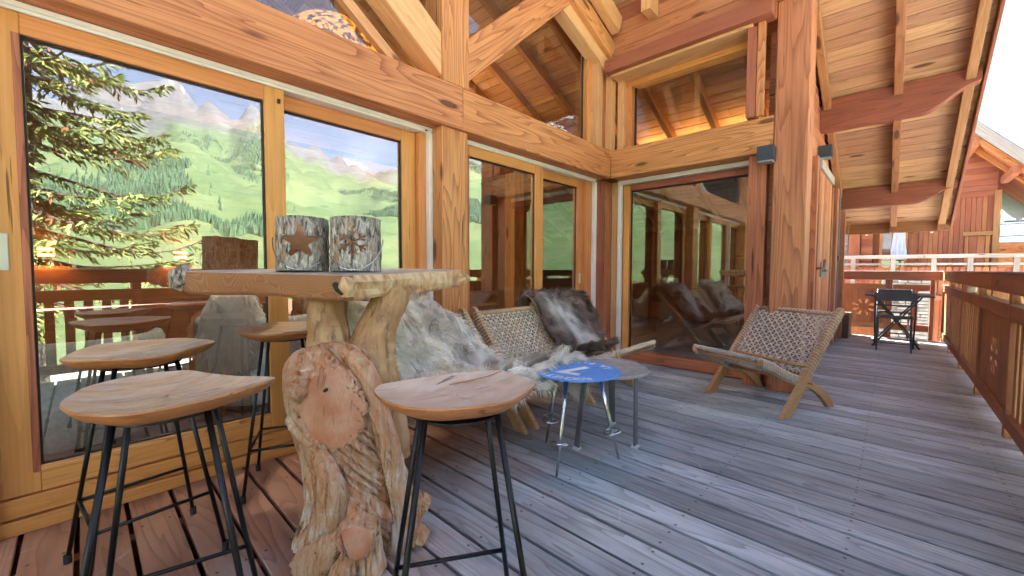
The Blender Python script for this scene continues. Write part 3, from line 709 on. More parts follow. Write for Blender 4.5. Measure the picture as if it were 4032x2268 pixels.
up = V((RM, 0, 1)).normalized()
bar('verge_board', V((4.2, -.615, rz(4.2)))+up*.0, V((9.14, -.615, rz(9.14))), .028, .19, 'purlin_wood', rf, up=up)
bar('verge_flashing', V((4.2, -.625, rz(4.2)))+up*.11, V((9.16, -.625, rz(9.16)))+up*.11, .06, .03, 'slate_pale', rf, up=up)
m = MB(); m.prism([(4.19, -.63, rz(4.19)+.07), (9.2, -.63, rz(9.2)+.07), (9.2, -.63, rz(9.2)+.17), (4.19, -.63, rz(4.19)+.17)], (0, 1.78, 0)); m.build('roof_cover', 'slate_dark', rf)
m = MB(); m.prism([(XR, 1.15, rz(XR)+.07), (9.2, 1.15, rz(9.2)+.07), (9.2, 1.15, rz(9.2)+.17), (XR, 1.15, rz(XR)+.17), (-7.2, 1.15, rz(9.2)+.17), (-7.2, 1.15, rz(9.2)+.07)], (0, 7.1, 0))
m.build('roof_cover', 'slate_dark', rf)
blk('eaves_board', (9.08, -.60, rz(9.1)-.16), (9.11, 8, rz(9.1)+.02), 'rafter_wood', rf)
# purlins with carved ends
def purlin(x, y1, top, hgt, wdt, mat='purlin_wood'):
    ye = -.585; pts = [(y1, top), (ye, top), (ye, top-hgt*.36)]
    for k in range(11):
        t = k/10; pts.append((ye + .02 + .40*t, top-hgt*.40 - hgt*.60*smooth(0, 1, t)))
    pts += [(y1, top-hgt)]
    m = MB(); m.prism([(0, y, z) for y, z in pts], (wdt, 0, 0))
    # local X along the beam so that the grain follows it
    m.v = [(vy, -vx, vz) for vx, vy, vz in m.v]
    M = Matrix(((0, -1, 0, x), (1, 0, 0, 0), (0, 0, 1, 0), (0, 0, 0, 1)))
    link('purlin', m.mesh('purlin', mat), M, rf)
purlin(6.28, .72, 3.17, .36, .16)
purlin(8.05, .72, 2.34, .29, .16)
blk('lookout', (4.10, 1.92, 3.80), (4.30, 2.02, 4.1), 'larch_pale', rf)
blk('lookout', (3.9, .72, 3.50), (4.62, .95, 3.70), 'larch', rf)
for y in (.62, .03, -.5): blk('rafter_tail', (8.945, y-.04, 1.72), (9.06, y+.04, 1.88), 'rafter_wood', rf)

blk('leak_block', (-1.4, 2.702, 2.137), (4.6, 2.76, 2.497), 'inside_wood', ch)  # unseen blocks added to stop lamp light leaking past the beams
blk('leak_block', (4.592, .86, 2.122), (4.69, 2.70, 2.495), 'inside_wood', ch)
blk('leak_block', (4.50, 2.476, 2.176), (4.70, 2.70, 2.495), 'inside_wood', ch)
# ------------------------------------------------------------------ rooms behind the glass
rm = link('room', None, Matrix.Translation((3, 5, 0)), ch)
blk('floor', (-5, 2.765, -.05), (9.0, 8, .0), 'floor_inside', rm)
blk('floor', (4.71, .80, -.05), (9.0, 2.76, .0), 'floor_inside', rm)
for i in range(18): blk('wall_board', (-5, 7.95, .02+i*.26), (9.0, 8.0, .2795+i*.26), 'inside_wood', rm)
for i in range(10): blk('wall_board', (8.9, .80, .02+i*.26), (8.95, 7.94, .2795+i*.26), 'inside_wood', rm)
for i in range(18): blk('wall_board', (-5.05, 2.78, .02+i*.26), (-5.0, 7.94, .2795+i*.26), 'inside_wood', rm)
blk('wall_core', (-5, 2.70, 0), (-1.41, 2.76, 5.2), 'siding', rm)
blk('wall_core', (-5, 8.0, 0), (9.0, 8.06, 5.0), 'siding', rm)  # solid backing added to stop sunlight leaking between the boards
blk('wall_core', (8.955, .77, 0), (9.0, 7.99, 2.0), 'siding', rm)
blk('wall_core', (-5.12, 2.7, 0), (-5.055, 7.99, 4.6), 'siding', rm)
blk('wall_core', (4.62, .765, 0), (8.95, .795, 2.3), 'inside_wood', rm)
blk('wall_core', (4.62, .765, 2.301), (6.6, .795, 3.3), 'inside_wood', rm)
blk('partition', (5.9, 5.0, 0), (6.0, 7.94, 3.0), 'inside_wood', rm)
blk('tie_beam', (4.7, 3.9, 2.50), (8.9, 4.1, 2.72), 'larch', rm)
blk('tie_beam', (-4.9, 5.2, 2.60), (5.8, 5.4, 2.86), 'inside_wood', rm)
blk('plate_beam', (6.36, .85, 2.74), (6.56, 7.9, 2.92), 'larch', rm)
blk('plate_beam', (4.35, 4.0, 2.52), (4.55, 7.9, 2.74), 'larch', rm)
blk('inner_post', (4.35, 4.05, 0), (4.55, 4.25, 2.52), 'larch', rm)
bar('inner_brace', (6.3, 3.2, 2.55), (5.4, 3.2, 3.45), .12, .12, 'larch_pale', rm)
blk('uplight_strip', (6.50, .9, 2.923), (6.52, 7.8, 2.929), 'glow', rm, ch=.001)
blk('uplight_strip', (4.51, 4.3, 2.743), (4.53, 7.8, 2.749), 'glow', rm, ch=.001)
def area(name, loc, sx, sy, power, rot, col=(1.0, .52, .16)):
    d = bpy.data.lights.new(name, 'AREA'); d.shape = 'RECTANGLE'; d.size = sx; d.size_y = sy; d.energy = power; d.color = col
    o = bpy.data.objects.new(name, d); COL.objects.link(o); o.location = loc; o.rotation_euler = rot; o.parent = rm; o.matrix_parent_inverse = WM[rm.name].inverted(); return o
area('uplight', (6.40, 3.4, 2.96), .06, 5.0, 4, (R(180), R(-28), 0))
area('uplight', (4.38, 5.9, 2.80), .06, 3.4, 3.5, (R(180), R(-20), 0))

# ================================================================== RAILINGS
def boolean(me, cutter_mb):
    """cut the shape collected in cutter_mb out of a mesh for good"""
    a = bpy.data.objects.new('a', me); COL.objects.link(a)
    cm = bpy.data.meshes.new('c'); cm.from_pydata(cutter_mb.v, [], cutter_mb.f); cm.update()
    b = bpy.data.objects.new('b', cm); COL.objects.link(b)
    md = a.modifiers.new('m', 'BOOLEAN'); md.operation = 'DIFFERENCE'; md.object = b; md.solver = 'EXACT'; md.use_self = True
    dg = bpy.context.evaluated_depsgraph_get()
    out = bpy.data.meshes.new_from_object(a.evaluated_get(dg))
    bpy.data.objects.remove(a); bpy.data.objects.remove(b)
    return out
def petals(mb_, cx, cz, half):
    for k in range(8):
        a = k*math.pi/4 + math.pi/8; poly = []
        for j in range(10):
            t = j/10*2*math.pi; rr = .105 + .045*math.cos(t); ww = .017*math.sin(t)*(1.15+.6*math.cos(t))
            poly.append((cx + rr*math.cos(a) - ww*math.sin(a), -half, cz + rr*math.sin(a) + ww*math.cos(a)))
        mb_.prism(poly, (0, 2*half, 0))
def flower_panel(parent, p0, p1, z0, z1):
    """solid boarded panel between two points, a flower pierced through its middle boards"""
    p0, p1 = V(p0), V(p1); d = p1-p0; n = 3
    ux = d.normalized(); M0 = Matrix(((ux.x, -ux.y, 0, 0), (ux.y, ux.x, 0, 0), (0, 0, 1, 0), (0, 0, 0, 1)))
    for i in range(n):
        wdt = d.length/n; cx = (i+.5)*wdt
        mbx = MB(); mbx.box((-wdt/2+.0015, -.014, z0), (wdt/2-.0015, .014, z1)); me = mbx.mesh('board', 'rail_wood')
        c = MB(); petals(c, d.length/2-cx, (z0+z1)/2-.02, .05)
        me = boolean(me, c)
        # grain upright
        me.transform(Matrix.Rotation(R(90), 4, 'Y'))
        if not me.materials: me.materials.append(MATS['rail_wood'])
        M = Matrix.Translation((p0.x+ux.x*cx, p0.y+ux.y*cx, 0)) @ M0 @ Matrix.Rotation(R(-90), 4, 'Y')
        link('panel_board', me, M, parent)
rl = empty('deck_railing', (4, -.65, 0), 'dark brown timber railing running along the open side of the deck', 'railing')
PX = [9.14, 7.94, 6.74, 5.47, 4.17, 2.9, 1.65, .4, -.85, -2.1]
bar('top_rail', (-2.4, -.645, 1.017), (4.9, -.645, 1.017), .17, .135, 'rail_wood', rl, ch=.006)
bar('top_rail', (4.903, -.645, 1.017), (9.28, -.645, 1.017), .17, .135, 'rail_wood', rl, ch=.006)
for a, b in ((-2.4, 4.9), (4.9, 9.28)): bar('lit_rail_top', (a, -.65, 1.0905), (b, -.65, 1.0905), .20, .012, 'grey_wood', rl)  # pale strip puts the sky light on the rail top into colour
for x in PX:
    blk('batten', (x-.035, -.60, -.16), (x+.035, -.562, .948), 'rail_wood', rl)
    blk('post', (x-.04, -.80, -.45), (x+.04, -.632, .948), 'rail_pale', rl)
kinds = ['panel', 'slats', 'slats', 'panel', 'slats', 'slats', 'panel', 'slats', 'slats']
for (xb, xa), kd in zip(zip(PX, PX[1:]), kinds):
    a, b = xa+.037, xb-.037
    blk('mid_rail', (a, -.625, .775), (b, -.563, .875), 'rail_wood', rl)
    blk('lit_rail_top', (a, -.632, .8755), (b, -.558, .884), 'grey_wood', rl)  # sky-lit upper face of the mid rail, painted as a pale strip
    blk('bottom_rail', (a, -.625, .07), (b, -.563, .16), 'rail_wood', rl)
    if kd == 'slats':
        nsl = 9
        for i in range(nsl):
            x = a + (i+.5)*(b-a)/nsl
            blk('slat', (x-.034, -.612, .163), (x+.034, -.585, .772), 'rail_pale', rl)
    else:
        flower_panel(rl, (a, -.598, 0), (b, -.598, 0), .163, .772)
r2 = empty('end_railing', (9.25, .1, 0), 'brown timber railing closing the far end of the deck behind the folding table', 'railing')
bar('top_rail', (9.26, .72, 1.017), (9.26, -.555, 1.017), .15, .135, 'rail_wood', r2)
bar('lit_rail_top', (9.26, .72, 1.0905), (9.26, -.545, 1.0905), .18, .012, 'grey_wood', r2)  # light on the end rail's top, put into a pale strip
for y, d in ((.66, .05), (.05, .09), (-.46, .05)): blk('post', (9.23, y-d/2, -.2), (9.31, y+d/2, .948), 'rail_wood', r2)
for ya, yb, kd in ((.005, .632, 0), (-.43, -.0, 1)):
    if kd: yb = .0
    blk('mid_rail', (9.24, ya, .775), (9.30, yb, .875), 'rail_wood', r2)
    blk('bottom_rail', (9.24, ya, .12), (9.30, yb, .22), 'rail_wood', r2)
    if kd:
        blk('slat', (9.255, -.30, .222), (9.285, -.22, .772), 'rail_wood', r2)
flower_panel(r2, (9.27, .632, 0), (9.27, .097, 0), .222, .772)
bx = empty('utility_box', (5.8, -.55, .9), 'small pale plastic box fixed to the railing under the top rail', 'box')
blk('casing', (6.00, -.60, .885), (6.04, -.535, .945), 'white_plastic', bx, ch=.008); blk('lid', (5.985, -.592, .892), (5.999, -.543, .938), 'white_plastic', bx)

# ================================================================== BAR TABLE
bt = empty('bar_table', (.74, 1.72, 0), 'tall bar table: thick live edge slab on a gnarled twin stemmed root', 'table')
outl = [(.66, 1.47), (.80, 1.50), (.95, 1.545), (1.12, 1.60), (1.28, 1.645), (1.41, 1.685), (1.44, 1.74), (1.40, 1.80), (1.33, 1.95), (1.27, 2.12), (1.18, 2.27), (1.08, 2.36),
        (.90, 2.38), (.70, 2.34), (.50, 2.30), (.36, 2.28), (.29, 2.25), (.30, 2.18), (.36, 2.10), (.42, 1.98), (.48, 1.86), (.54, 1.73), (.60, 1.60), (.64, 1.51)]
nd = V((.62, .78, 0))
def topz(x, y): return 1.079 + .030*((V((x, y, 0))-V((.66, 1.47, 0))).dot(nd))
def resample(poly, n):
    P_ = [V((*p, 0)) for p in poly]; m_ = len(P_); seg = [(P_[(i+1) % m_]-P_[i]).length for i in range(m_)]; tot = sum(seg); out = []
    for k in range(n):
        d = tot*k/n; i = 0
        while d > seg[i]: d -= seg[i]; i += 1
        out.append(P_[i].lerp(P_[(i+1) % m_], d/seg[i]))
    return out
O = resample(outl, 150); cen = V((.86, 1.93, 0)); mb = MB(); rings = []
for lv, (dz, sc) in enumerate(((0, .30), (0, .7), (0, .965), (-.004, .993), (-.03, 1.0), (-.06, .997), (-.085, .985), (-.098, .955), (-.103, .6), (-.103, .2))):
    rr = []
    for p in O:
        q = cen + (p-cen)*sc
        end = (q.x-.66)*.9 + (q.y-1.47)*.43 < 0.06      # sawn end stays flat, the other edges are natural
        nz = noise.noise(V((p.x*9, p.y*9, dz*14)))*.022 + noise.noise(V((p.x*30, p.y*30, dz*30)))*.006
        if sc > .8 and dz < -.01: q += (p-cen).normalized()*(nz*(.25 if end else 1.0) + (.0 if end else .01))
        zz = topz(q.x, q.y) + dz + (noise.noise(V((p.x*7, p.y*7, 4)))*.012 if dz < -.06 else 0)
        rr.append(V((q.x, q.y, zz)))
    rings.append(rr)
for i in range(len(rings)-1):
    k = len(mb.v); a, b = rings[i], rings[i+1]; nn = len(a); mb.v += [tuple(v) for v in a+b]
    for j in range(nn):
        j2 = (j+1) % nn; mid = (O[j]+O[j2])/2
        end = (mid.x-.66)*.9 + (mid.y-1.47)*.43 < 0.045
        mb.f.append([k+j, k+nn+j, k+nn+j2, k+j2]); mb.mi.append(0 if i < 3 else (1 if end else 2))
mb.v += [tuple(v) for v in rings[0]]; mb.f.append(list(range(len(mb.v)-150, len(mb.v)))); mb.mi.append(0)
mb.v += [tuple(v) for v in rings[-1]]; mb.f.append(list(range(len(mb.v)-1, len(mb.v)-151, -1))); mb.mi.append(2)
tb = mb.build('tabletop', ['slab_top', 'end_grain', 'live_edge'], bt)
# knot and black-painted cavity at the near corner, broken bark at the left end and the right tip
def lump(name, pts, mat, parent, seg=28, amp=.18, freq=3.0, groove=.10, seed=0.0, caps=True, capmat=None, sub=6, cuts=(), twist=0.0, fibre=.11):
    """gnarled tapering limb: pts = [(x, y, z, radius_side, radius_depth)]"""
    P_ = []
    for i in range(len(pts)-1):
        for k in range(sub):
            t = k/sub
            # catmull-rom
            p0, p1, p2, p3 = pts[max(0, i-1)], pts[i], pts[i+1], pts[min(len(pts)-1, i+2)]
            P_.append([.5*((2*b) + (c-a)*t + (2*a-5*b+4*c-d)*t*t + (-a+3*b-3*c+d)*t**3) for a, b, c, d in zip(p0, p1, p2, p3)])
    P_.append(list(pts[-1])); rows = []
    e1, e2 = V((rt.x, rt.y, 0)).normalized(), V((fw.x, fw.y, 0)).normalized()
    for i, q in enumerate(P_):
        c = V(q[:3]); tt = (V(P_[min(i+1, len(P_)-1)][:3]) - V(P_[max(0, i-1)][:3])).normalized()
        a = (e1 - tt*e1.dot(tt)); a = a.normalized() if a.length > .2 else tt.orthogonal().normalized()
        b = tt.cross(a).normalized(); rr = []
        for j in range(seg):
            th = 2*math.pi*j/seg; ca, sa = math.cos(th), math.sin(th); s_ = i/len(P_)*len(pts)*.55; tw_ = th + twist*s_; ct, st_ = math.cos(tw_), math.sin(tw_)
            n1 = noise.noise(V((ct*1.3*freq/3+seed, st_*1.3*freq/3, s_*1.6))); n2 = noise.noise(V((ct*freq*1.3, st_*freq*1.3+seed, s_*.9)))
            n3 = 1-abs(noise.noise(V((ct*freq*1.9, st_*freq*1.9+seed*2, s_*.5))))*2
            k = 1 + amp*n1 + amp*.5*n2 - groove*max(0, n3-.55)*2 + fibre*(abs(noise.noise(V((ct*9, st_*9+seed, s_*1.3)))) - .25) + fibre*.5*(abs(noise.noise(V((ct*21, st_*21+seed, s_*2.2)))) - .25)
            rr.append(c + a*ca*q[3]*k + b*sa*q[4]*k)
        rows.append(rr)
    flat = set()
    for ci, (cc, cn, rx, ry, cs_) in enumerate(cuts):
        cc, cn = V(cc), V(cn).normalized(); uz = (V((0, 0, 1))-cn*cn.z).normalized(); ux = uz.cross(cn)
        for i, rr in enumerate(rows):
            for j, v in enumerate(rr):
                dv = v-cc; h_ = dv.dot(cn); x_, y_ = dv.dot(ux)/rx, dv.dot(uz)/ry; an = math.atan2(y_, x_)
                if h_ > -.075 and math.hypot(x_, y_) < 1 + .20*noise.noise(V((math.cos(an)*1.8+cs_, math.sin(an)*1.8, cs_))) + .06*noise.noise(V((math.cos(an)*6+cs_, math.sin(an)*6, cs_))):
                    rr[j] = v - cn*(h_ - .010*(1-x_*x_-y_*y_)); flat.add((i, j))
    m = MB(); m.grid(rows, closed_u=True)
    if cuts:
        q_ = 0
        for i in range(len(rows)-1):
            for j in range(seg):
                if all(k in flat for k in ((i, j), (i, (j+1) % seg), (i+1, j), (i+1, (j+1) % seg))): m.mi[q_] = 1
                q_ += 1
    k0 = len(m.v)
    for rr, rev in ((rows[0], True), (rows[-1], False)):
        k = len(m.v); c = sum(rr, V())/len(rr); m.v += [tuple(v) for v in rr] + [tuple(c)]; n_ = len(rr)
        for j in range(n_):
            q = [k+j, k+(j+1) % n_, k+n_]; m.f.append(q[::-1] if rev else q); m.mi.append(0)
    return m.build(name, [mat, capmat] if capmat else mat, parent, smooth=True)
def cp(Lat, dep, z):           # beside / away from the table's axis
    b = V((.727, .685, 0))*dep + V((.686, -.728, 0))*Lat; return (b.x, b.y, z)
CAM = V((-.70, -.70, .10))
lump('root_block', [(*cp(-.60, 1.60, .0), .15, .14), (*cp(-.60, 1.60, .10), .17, .15), (*cp(-.615, 1.59, .22), .172, .16), (*cp(-.645, 1.585, .36), .165, .155), (*cp(-.67, 1.585, .49), .175, .16), (*cp(-.685, 1.59, .60), .18, .165), (*cp(-.695, 1.60, .69), .165, .15), (*cp(-.695, 1.62, .745), .135, .12), (*cp(-.695, 1.64, .775), .07, .06)], 'driftwood', bt, seg=200, amp=.15, freq=2.4, groove=.14, seed=2.3, sub=16, capmat='cut_wood', twist=1.1,
     cuts=[(cp(-.655, 1.462, .60), (-.72, -.66, .14), .115, .15, 1.7), (cp(-.83, 1.56, .58), (-.95, .1, .1), .05, .09, 8.1)])
SW = 'stem_wood'; DW = 'driftwood'
lump('stem', [(*cp(-.725, 1.62, .58), .12, .11), (*cp(-.745, 1.65, .74), .095, .09), (*cp(-.775, 1.70, .88), .076, .08), (*cp(-.785, 1.74, 1.02), .085, .085)], SW, bt, seg=60, amp=.12, freq=2.4, groove=.10, seed=5.1, sub=10, twist=.4)
lump('stem', [(*cp(-.53, 1.70, .30), .10, .09), (*cp(-.56, 1.70, .50), .115, .10), (*cp(-.595, 1.68, .68), .115, .11), (*cp(-.575, 1.70, .82), .088, .09), (*cp(-.535, 1.74, .94), .075, .08), (*cp(-.52, 1.76, 1.03), .082, .085)], SW, bt, seg=60, amp=.14, freq=2.4, groove=.16, seed=8.7, sub=10, twist=.5)
# limbs and burls grown round the block
for pts, a_, s_, tw in (
    ([(*cp(-.80, 1.60, .77), .03, .03), (*cp(-.835, 1.57, .71), .05, .05), (*cp(-.84, 1.56, .60), .042, .05), (*cp(-.82, 1.57, .46), .036, .045), (*cp(-.785, 1.58, .30), .04, .05), (*cp(-.77, 1.57, .14), .05, .06), (*cp(-.81, 1.56, .0), .055, .065)], .13, 3.3, .8),
    ([(*cp(-.61, 1.52, .78), .03, .03), (*cp(-.55, 1.51, .71), .04, .04), (*cp(-.51, 1.52, .58), .036, .042), (*cp(-.475, 1.53, .44), .04, .048), (*cp(-.44, 1.54, .28), .045, .05), (*cp(-.41, 1.55, .13), .06, .058), (*cp(-.44, 1.55, .0), .055, .055)], .13, 6.1, 1.4),
    ([(*cp(-.70, 1.45, .43), .03, .02), (*cp(-.665, 1.42, .36), .05, .04), (*cp(-.645, 1.42, .27), .06, .045), (*cp(-.68, 1.43, .17), .055, .045), (*cp(-.74, 1.44, .08), .05, .04)], .2, 11.7, .9),
    ([(*cp(-.74, 1.41, .0), .07, .05), (*cp(-.69, 1.42, .07), .07, .055), (*cp(-.62, 1.46, .17), .07, .06), (*cp(-.56, 1.52, .28), .06, .06)], .25, 6.9, .8),
    ([(*cp(-.60, 1.395, .0), .05, .04), (*cp(-.575, 1.41, .06), .05, .05), (*cp(-.55, 1.45, .13), .06, .06)], .25, 26.9, .6),
    ([(*cp(-.33, 1.58, .15), .026, .024), (*cp(-.365, 1.58, .165), .042, .036), (*cp(-.44, 1.59, .17), .045, .045)], .5, 15.2, .2),
    ([(*cp(-.34, 1.56, .03), .03, .03), (*cp(-.38, 1.56, .06), .045, .035), (*cp(-.43, 1.57, .10), .05, .045)], .4, 19.2, .2)):
    lump('root', pts, DW, bt, seg=72, amp=a_*.8, freq=2.6, groove=.14, seed=s_, sub=12, twist=tw, fibre=.16)
lump('root', [(*cp(-.50, 1.43, .0), .05, .045), (*cp(-.52, 1.43, .08), .055, .05), (*cp(-.545, 1.44, .15), .065, .06), (*cp(-.58, 1.47, .24), .055, .05), (*cp(-.62, 1.50, .36), .04, .04)], DW, bt, seg=60, amp=.24, freq=2.5, groove=.12, seed=9.6, sub=9, capmat='cut_wood', cuts=[(cp(-.54, 1.37, .15), (-.62, -.74, .25), .065, .06, 2.9)])
m = MB(); m.tube([V(cp(-.675, 1.50, .66)), V(cp(-.675, 1.4445, .66))], .006, 10); m.build('hole_shade', 'seal', bt)  # black plug painted in for the shade of a bored hole
lump('bark_knob', [(.275, 2.255, 1.02, .03, .03), (.29, 2.235, 1.06, .045, .04), (.32, 2.20, 1.085, .035, .03)], 'bark', bt, seg=24, amp=.35, groove=.2, seed=2)
lump('bark_knob', [(1.36, 1.70, 1.03, .03, .03), (1.42, 1.71, 1.045, .04, .03), (1.465, 1.715, 1.05, .02, .015)], 'live_edge', bt, seg=20, amp=.4, groove=.2, seed=9)
lump('knot', [(.665, 1.478, 1.068, .012, .02), (.67, 1.470, 1.04, .03, .025), (.675, 1.480, 1.0, .02, .02)], 'live_edge', bt, seg=20, amp=.4, groove=.3, seed=4)
m = MB(); m.tube([(.640, 1.505, 1.045), (.648, 1.488, 1.025), (.662, 1.478, 1.006)], [.010, .014, .008], 10); m.build('hollow_shade', 'seal', bt)  # solid black lump standing in for shade in a hollow of the slab

# ================================================================== BAR STOOLS
def stool(pts, label, zr, spin, feet=None, top='seat_top', crack=False, k=.9375):
    P0 = [(p[0]*k, p[1]*k) for p in pts]
    c = V((sum(p[0] for p in P0)/len(P0), sum(p[1] for p in P0)/len(P0), 0))
    st = empty('bar_stool', (c.x, c.y, 0), label, 'stool', 'teak bar stools round the table')
    Os = resample(P0, 72)
    # round off the traced outline a little
    for _ in range(2): Os = [(Os[i-1]+Os[i]*2+Os[(i+1) % 72])/4 for i in range(72)]
    mb = MB(); rings = []
    for dz, sc in ((-.020, .02), (-.019, .3), (-.016, .55), (-.010, .75), (-.003, .90), (.0, .965), (.001, .992), (-.004, 1.0), (-.014, .965), (-.026, .90), (-.040, .77), (-.049, .55), (-.051, .02)):
        rings.append([V((c.x+(p.x-c.x)*sc, c.y+(p.y-c.y)*sc, zr+dz+noise.noise(V((p.x*8, p.y*8, zr)))*.004)) for p in Os])
    for i in range(len(rings)-1):
        k0 = len(mb.v); a, b = rings[i], rings[i+1]; mb.v += [tuple(v) for v in a+b]
        for j in range(72): mb.f.append([k0+j, k0+72+j, k0+72+(j+1) % 72, k0+(j+1) % 72]); mb.mi.append(0 if i < 6 else 1)
    se = mb.build('seat', [top, 'seat_teak'], st, smooth=False)
    se.data.polygons.foreach_set('use_smooth', [True]*len(se.data.polygons))
    if crack:
        m = MB(); m.tube([(c.x+.02, c.y+.06, zr-.010), (c.x+.07, c.y+.055, zr-.011), (c.x+.13, c.y+.03, zr-.004), (c.x+.19, c.y+.03, zr+.002)], [.001, .0022, .0018, .001], 6); m.build('crack', 'seat_teak', st)
    legs = []
    for i in range(4):
        a = spin + i*math.pi/2; d = V((math.cos(a), math.sin(a), 0)); fr = feet or .27
        p0 = c + d*.12; p0.z = zr-.046; p1 = c + d*fr; p1.z = .012; legs.append((p0, p1))
        m = MB(); m.tube([p0, p1], .0076, 10); m.build('leg', 'black_metal', st, smooth=True)
        m = MB(); m.tube([p1 + V((0, 0, -.012)), p1 + V((0, 0, .02))], .012, 10); m.build('foot_cap', 'rubber', st)
    for i in range(3):
        (a0, a1), (b0, b1) = legs[i], legs[(i+1) % 4]; t = .70
        pa, pb = a0.lerp(a1, t), b0.lerp(b1, t)
        m = MB(); m.tube([pa, pb], .0066, 10); m.build('foot_rest', 'black_metal', st, smooth=True)
    pl = MB(); pl.tube([c+V((0, 0, zr-.056)), c+V((0, 0, zr-.050))], .12, 24); pl.build('mounting_plate', 'black_metal', st)
    return st
s3 = [(-0.046, 1.441), (-0.046, 1.389), (-0.031, 1.316), (0.04, 1.233), (0.141, 1.204), (0.24, 1.223), (0.392, 1.304), (0.381, 1.322), (0.324, 1.388), (0.248, 1.521), (0.225, 1.599), (0.147, 1.644), (0.073, 1.635), (-0.009, 1.572)]
s2 = [(-0.067, 2.108), (-0.057, 2.065), (0.04, 1.997), (0.135, 1.931), (0.236, 1.969), (0.393, 2.129), (0.4, 2.18), (0.374, 2.267), (0.28, 2.386), (0.115, 2.457), (0.021, 2.416), (-0.045, 2.232)]
s4 = [(0.515, 0.988), (0.492, 0.901), (0.505, 0.82), (0.553, 0.742), (0.621, 0.69), (0.731, 0.673), (0.837, 0.702), (0.885, 0.732), (0.898, 0.797), (0.908, 0.919), (0.852, 0.946), (0.731, 0.98), (0.604, 1.03), (0.555, 1.035)]
s1 = [(.53, 2.429), (.541, 2.297), (.6, 2.192), (.735, 2.154), (.86, 2.20), (.94, 2.33), (.97, 2.48), (.93, 2.60), (.85, 2.66), (.736, 2.681), (.61, 2.589)]
stool(s3, 'bar stool with pointed teak seat nearest the camera at lower left', .80, .55)
stool(s2, 'bar stool close to the window, behind the pointed one', .80, .9)
stool(s4, 'bar stool with pale washed seat and a crack, right of the trunk', .80, .22, top='seat_top_pale', crack=True)
stool(s1, 'smallest looking bar stool against the window mullion, partly behind the trunk', .80, .35, feet=.235)

# ================================================================== LANTERNS
def lantern(c, label, kind, spin, h=.228, r=.104):
    zb = topz(c[0], c[1]) + .001
    tilt = Matrix.Rotation(-.03, 4, V((.78, -.62, 0)))
    M = Matrix.Translation((c[0], c[1], zb)) @ tilt @ Matrix.Rotation(spin, 4, 'Z')     # local -Y faces the camera
    ln = empty('candle_lantern', (c[0], c[1], zb), label, 'lantern', 'hollowed log lanterns on the bar table')
    m = MB(); n = 120; nz = 22; ro, ri = [], []
    for i in range(nz+1):
        z = h*i/nz; rr = []
        for j in range(n):
            th = 2*math.pi*j/n; ca, sa = math.cos(th), math.sin(th)
            k = r*(1 + .020*noise.noise(V((ca*2, sa*2, z*6))) + .055*(abs(noise.noise(V((ca*11, sa*11, z*13+c[0]*9))))-.2))
            zz = z + (.004*noise.noise(V((ca*4, sa*4, 7))) if i == nz else 0)
            rr.append(V((k*ca, k*sa, zz)))
        ro.append(rr)
    for i in (nz, 0): ri.append([V((r*.84*math.cos(2*math.pi*j/n), r*.84*math.sin(2*math.pi*j/n), h if i else .012)) for j in range(n)])
    m.grid(ro + [ri[0], ri[1]], closed_u=True)
    for q in range(nz*n, (nz+2)*n): m.mi[q] = 1
    k = len(m.v); m.v += [(0, 0, .012)]; nn = len(ro)+2
    for j in range(n): m.f.append([(nn-1)*n+j, (nn-1)*n+(j+1) % n, k]); m.mi.append(1)
    k2 = len(m.v); m.v += [(0, 0, 0)]
    for j in range(n): m.f.append([(j+1) % n, j, k2]); m.mi.append(0)
    me = m.mesh('body', ['bark', 'larch_pale'])
    c_ = MB(); zc = h*.52
    if kind == 'star':
        pl = []
        for q in range(10):
            a = math.pi/2 + q*math.pi/5; rr = .068 if q % 2 == 0 else .032
            if q % 2 == 0:
                for da in (-.13, 0, .13): pl.append((rr*math.cos(a+da)*(.97 if da else 1.0), -r*1.6, zc+rr*math.sin(a+da)))
            else: pl.append((rr*math.cos(a), -r*1.6, zc+rr*math.sin(a)))
        c_.prism(pl, (0, r*1.2, 0))
    else:
        def barp(x0, z0, x1, z1, wd):
            d = V((x1-x0, 0, z1-z0)).normalized(); s_ = V((d.z, 0, -d.x))*wd/2; e = d*wd*.4
            a, b = V((x0, -r*1.6, z0))-e, V((x1, -r*1.6, z1))+e
            c_.prism([a+s_, b+s_, b-s_, a-s_], (0, r*1.2, 0))
        for q in range(6):
            a = math.pi/2 + q*math.pi/3; d = (math.cos(a), math.sin(a))
            barp(0, zc, d[0]*.056, zc+d[1]*.056, .0085)
            for s_ in (-1, 1):
                a2 = a + s_*math.pi/4; x0, z0 = d[0]*.032, zc+d[1]*.032
                barp(x0, z0, x0+math.cos(a2)*.019, z0+math.sin(a2)*.019, .0085)
    me2 = boolean(me, c_); 
    link('body', me2, M, ln)
    m = MB(); pts = []
    for q in range(25):
        a = math.pi*q/24; x = -math.cos(a)*r*1.09; pts.append(V((x, -math.sin(a)*r*1.10 - .004, h*.62 - math.sin(a)*h*.60)))
    m.tube(pts, .0022, 6); link('handle', m.mesh('handle', 'chrome', True), M, ln)
    m = MB(); m.tube([(0, .02, .013), (0, .02, .075)], .03, 20); link('candle', m.mesh('candle', 'wax', True), M, ln)
lantern((.665, 1.885), 'bark lantern with a star cut out, left on the bar table', 'star', R(-25))
lantern((.825, 1.715), 'bark lantern with a snowflake cut out, right on the bar table', 'flake', R(-33))

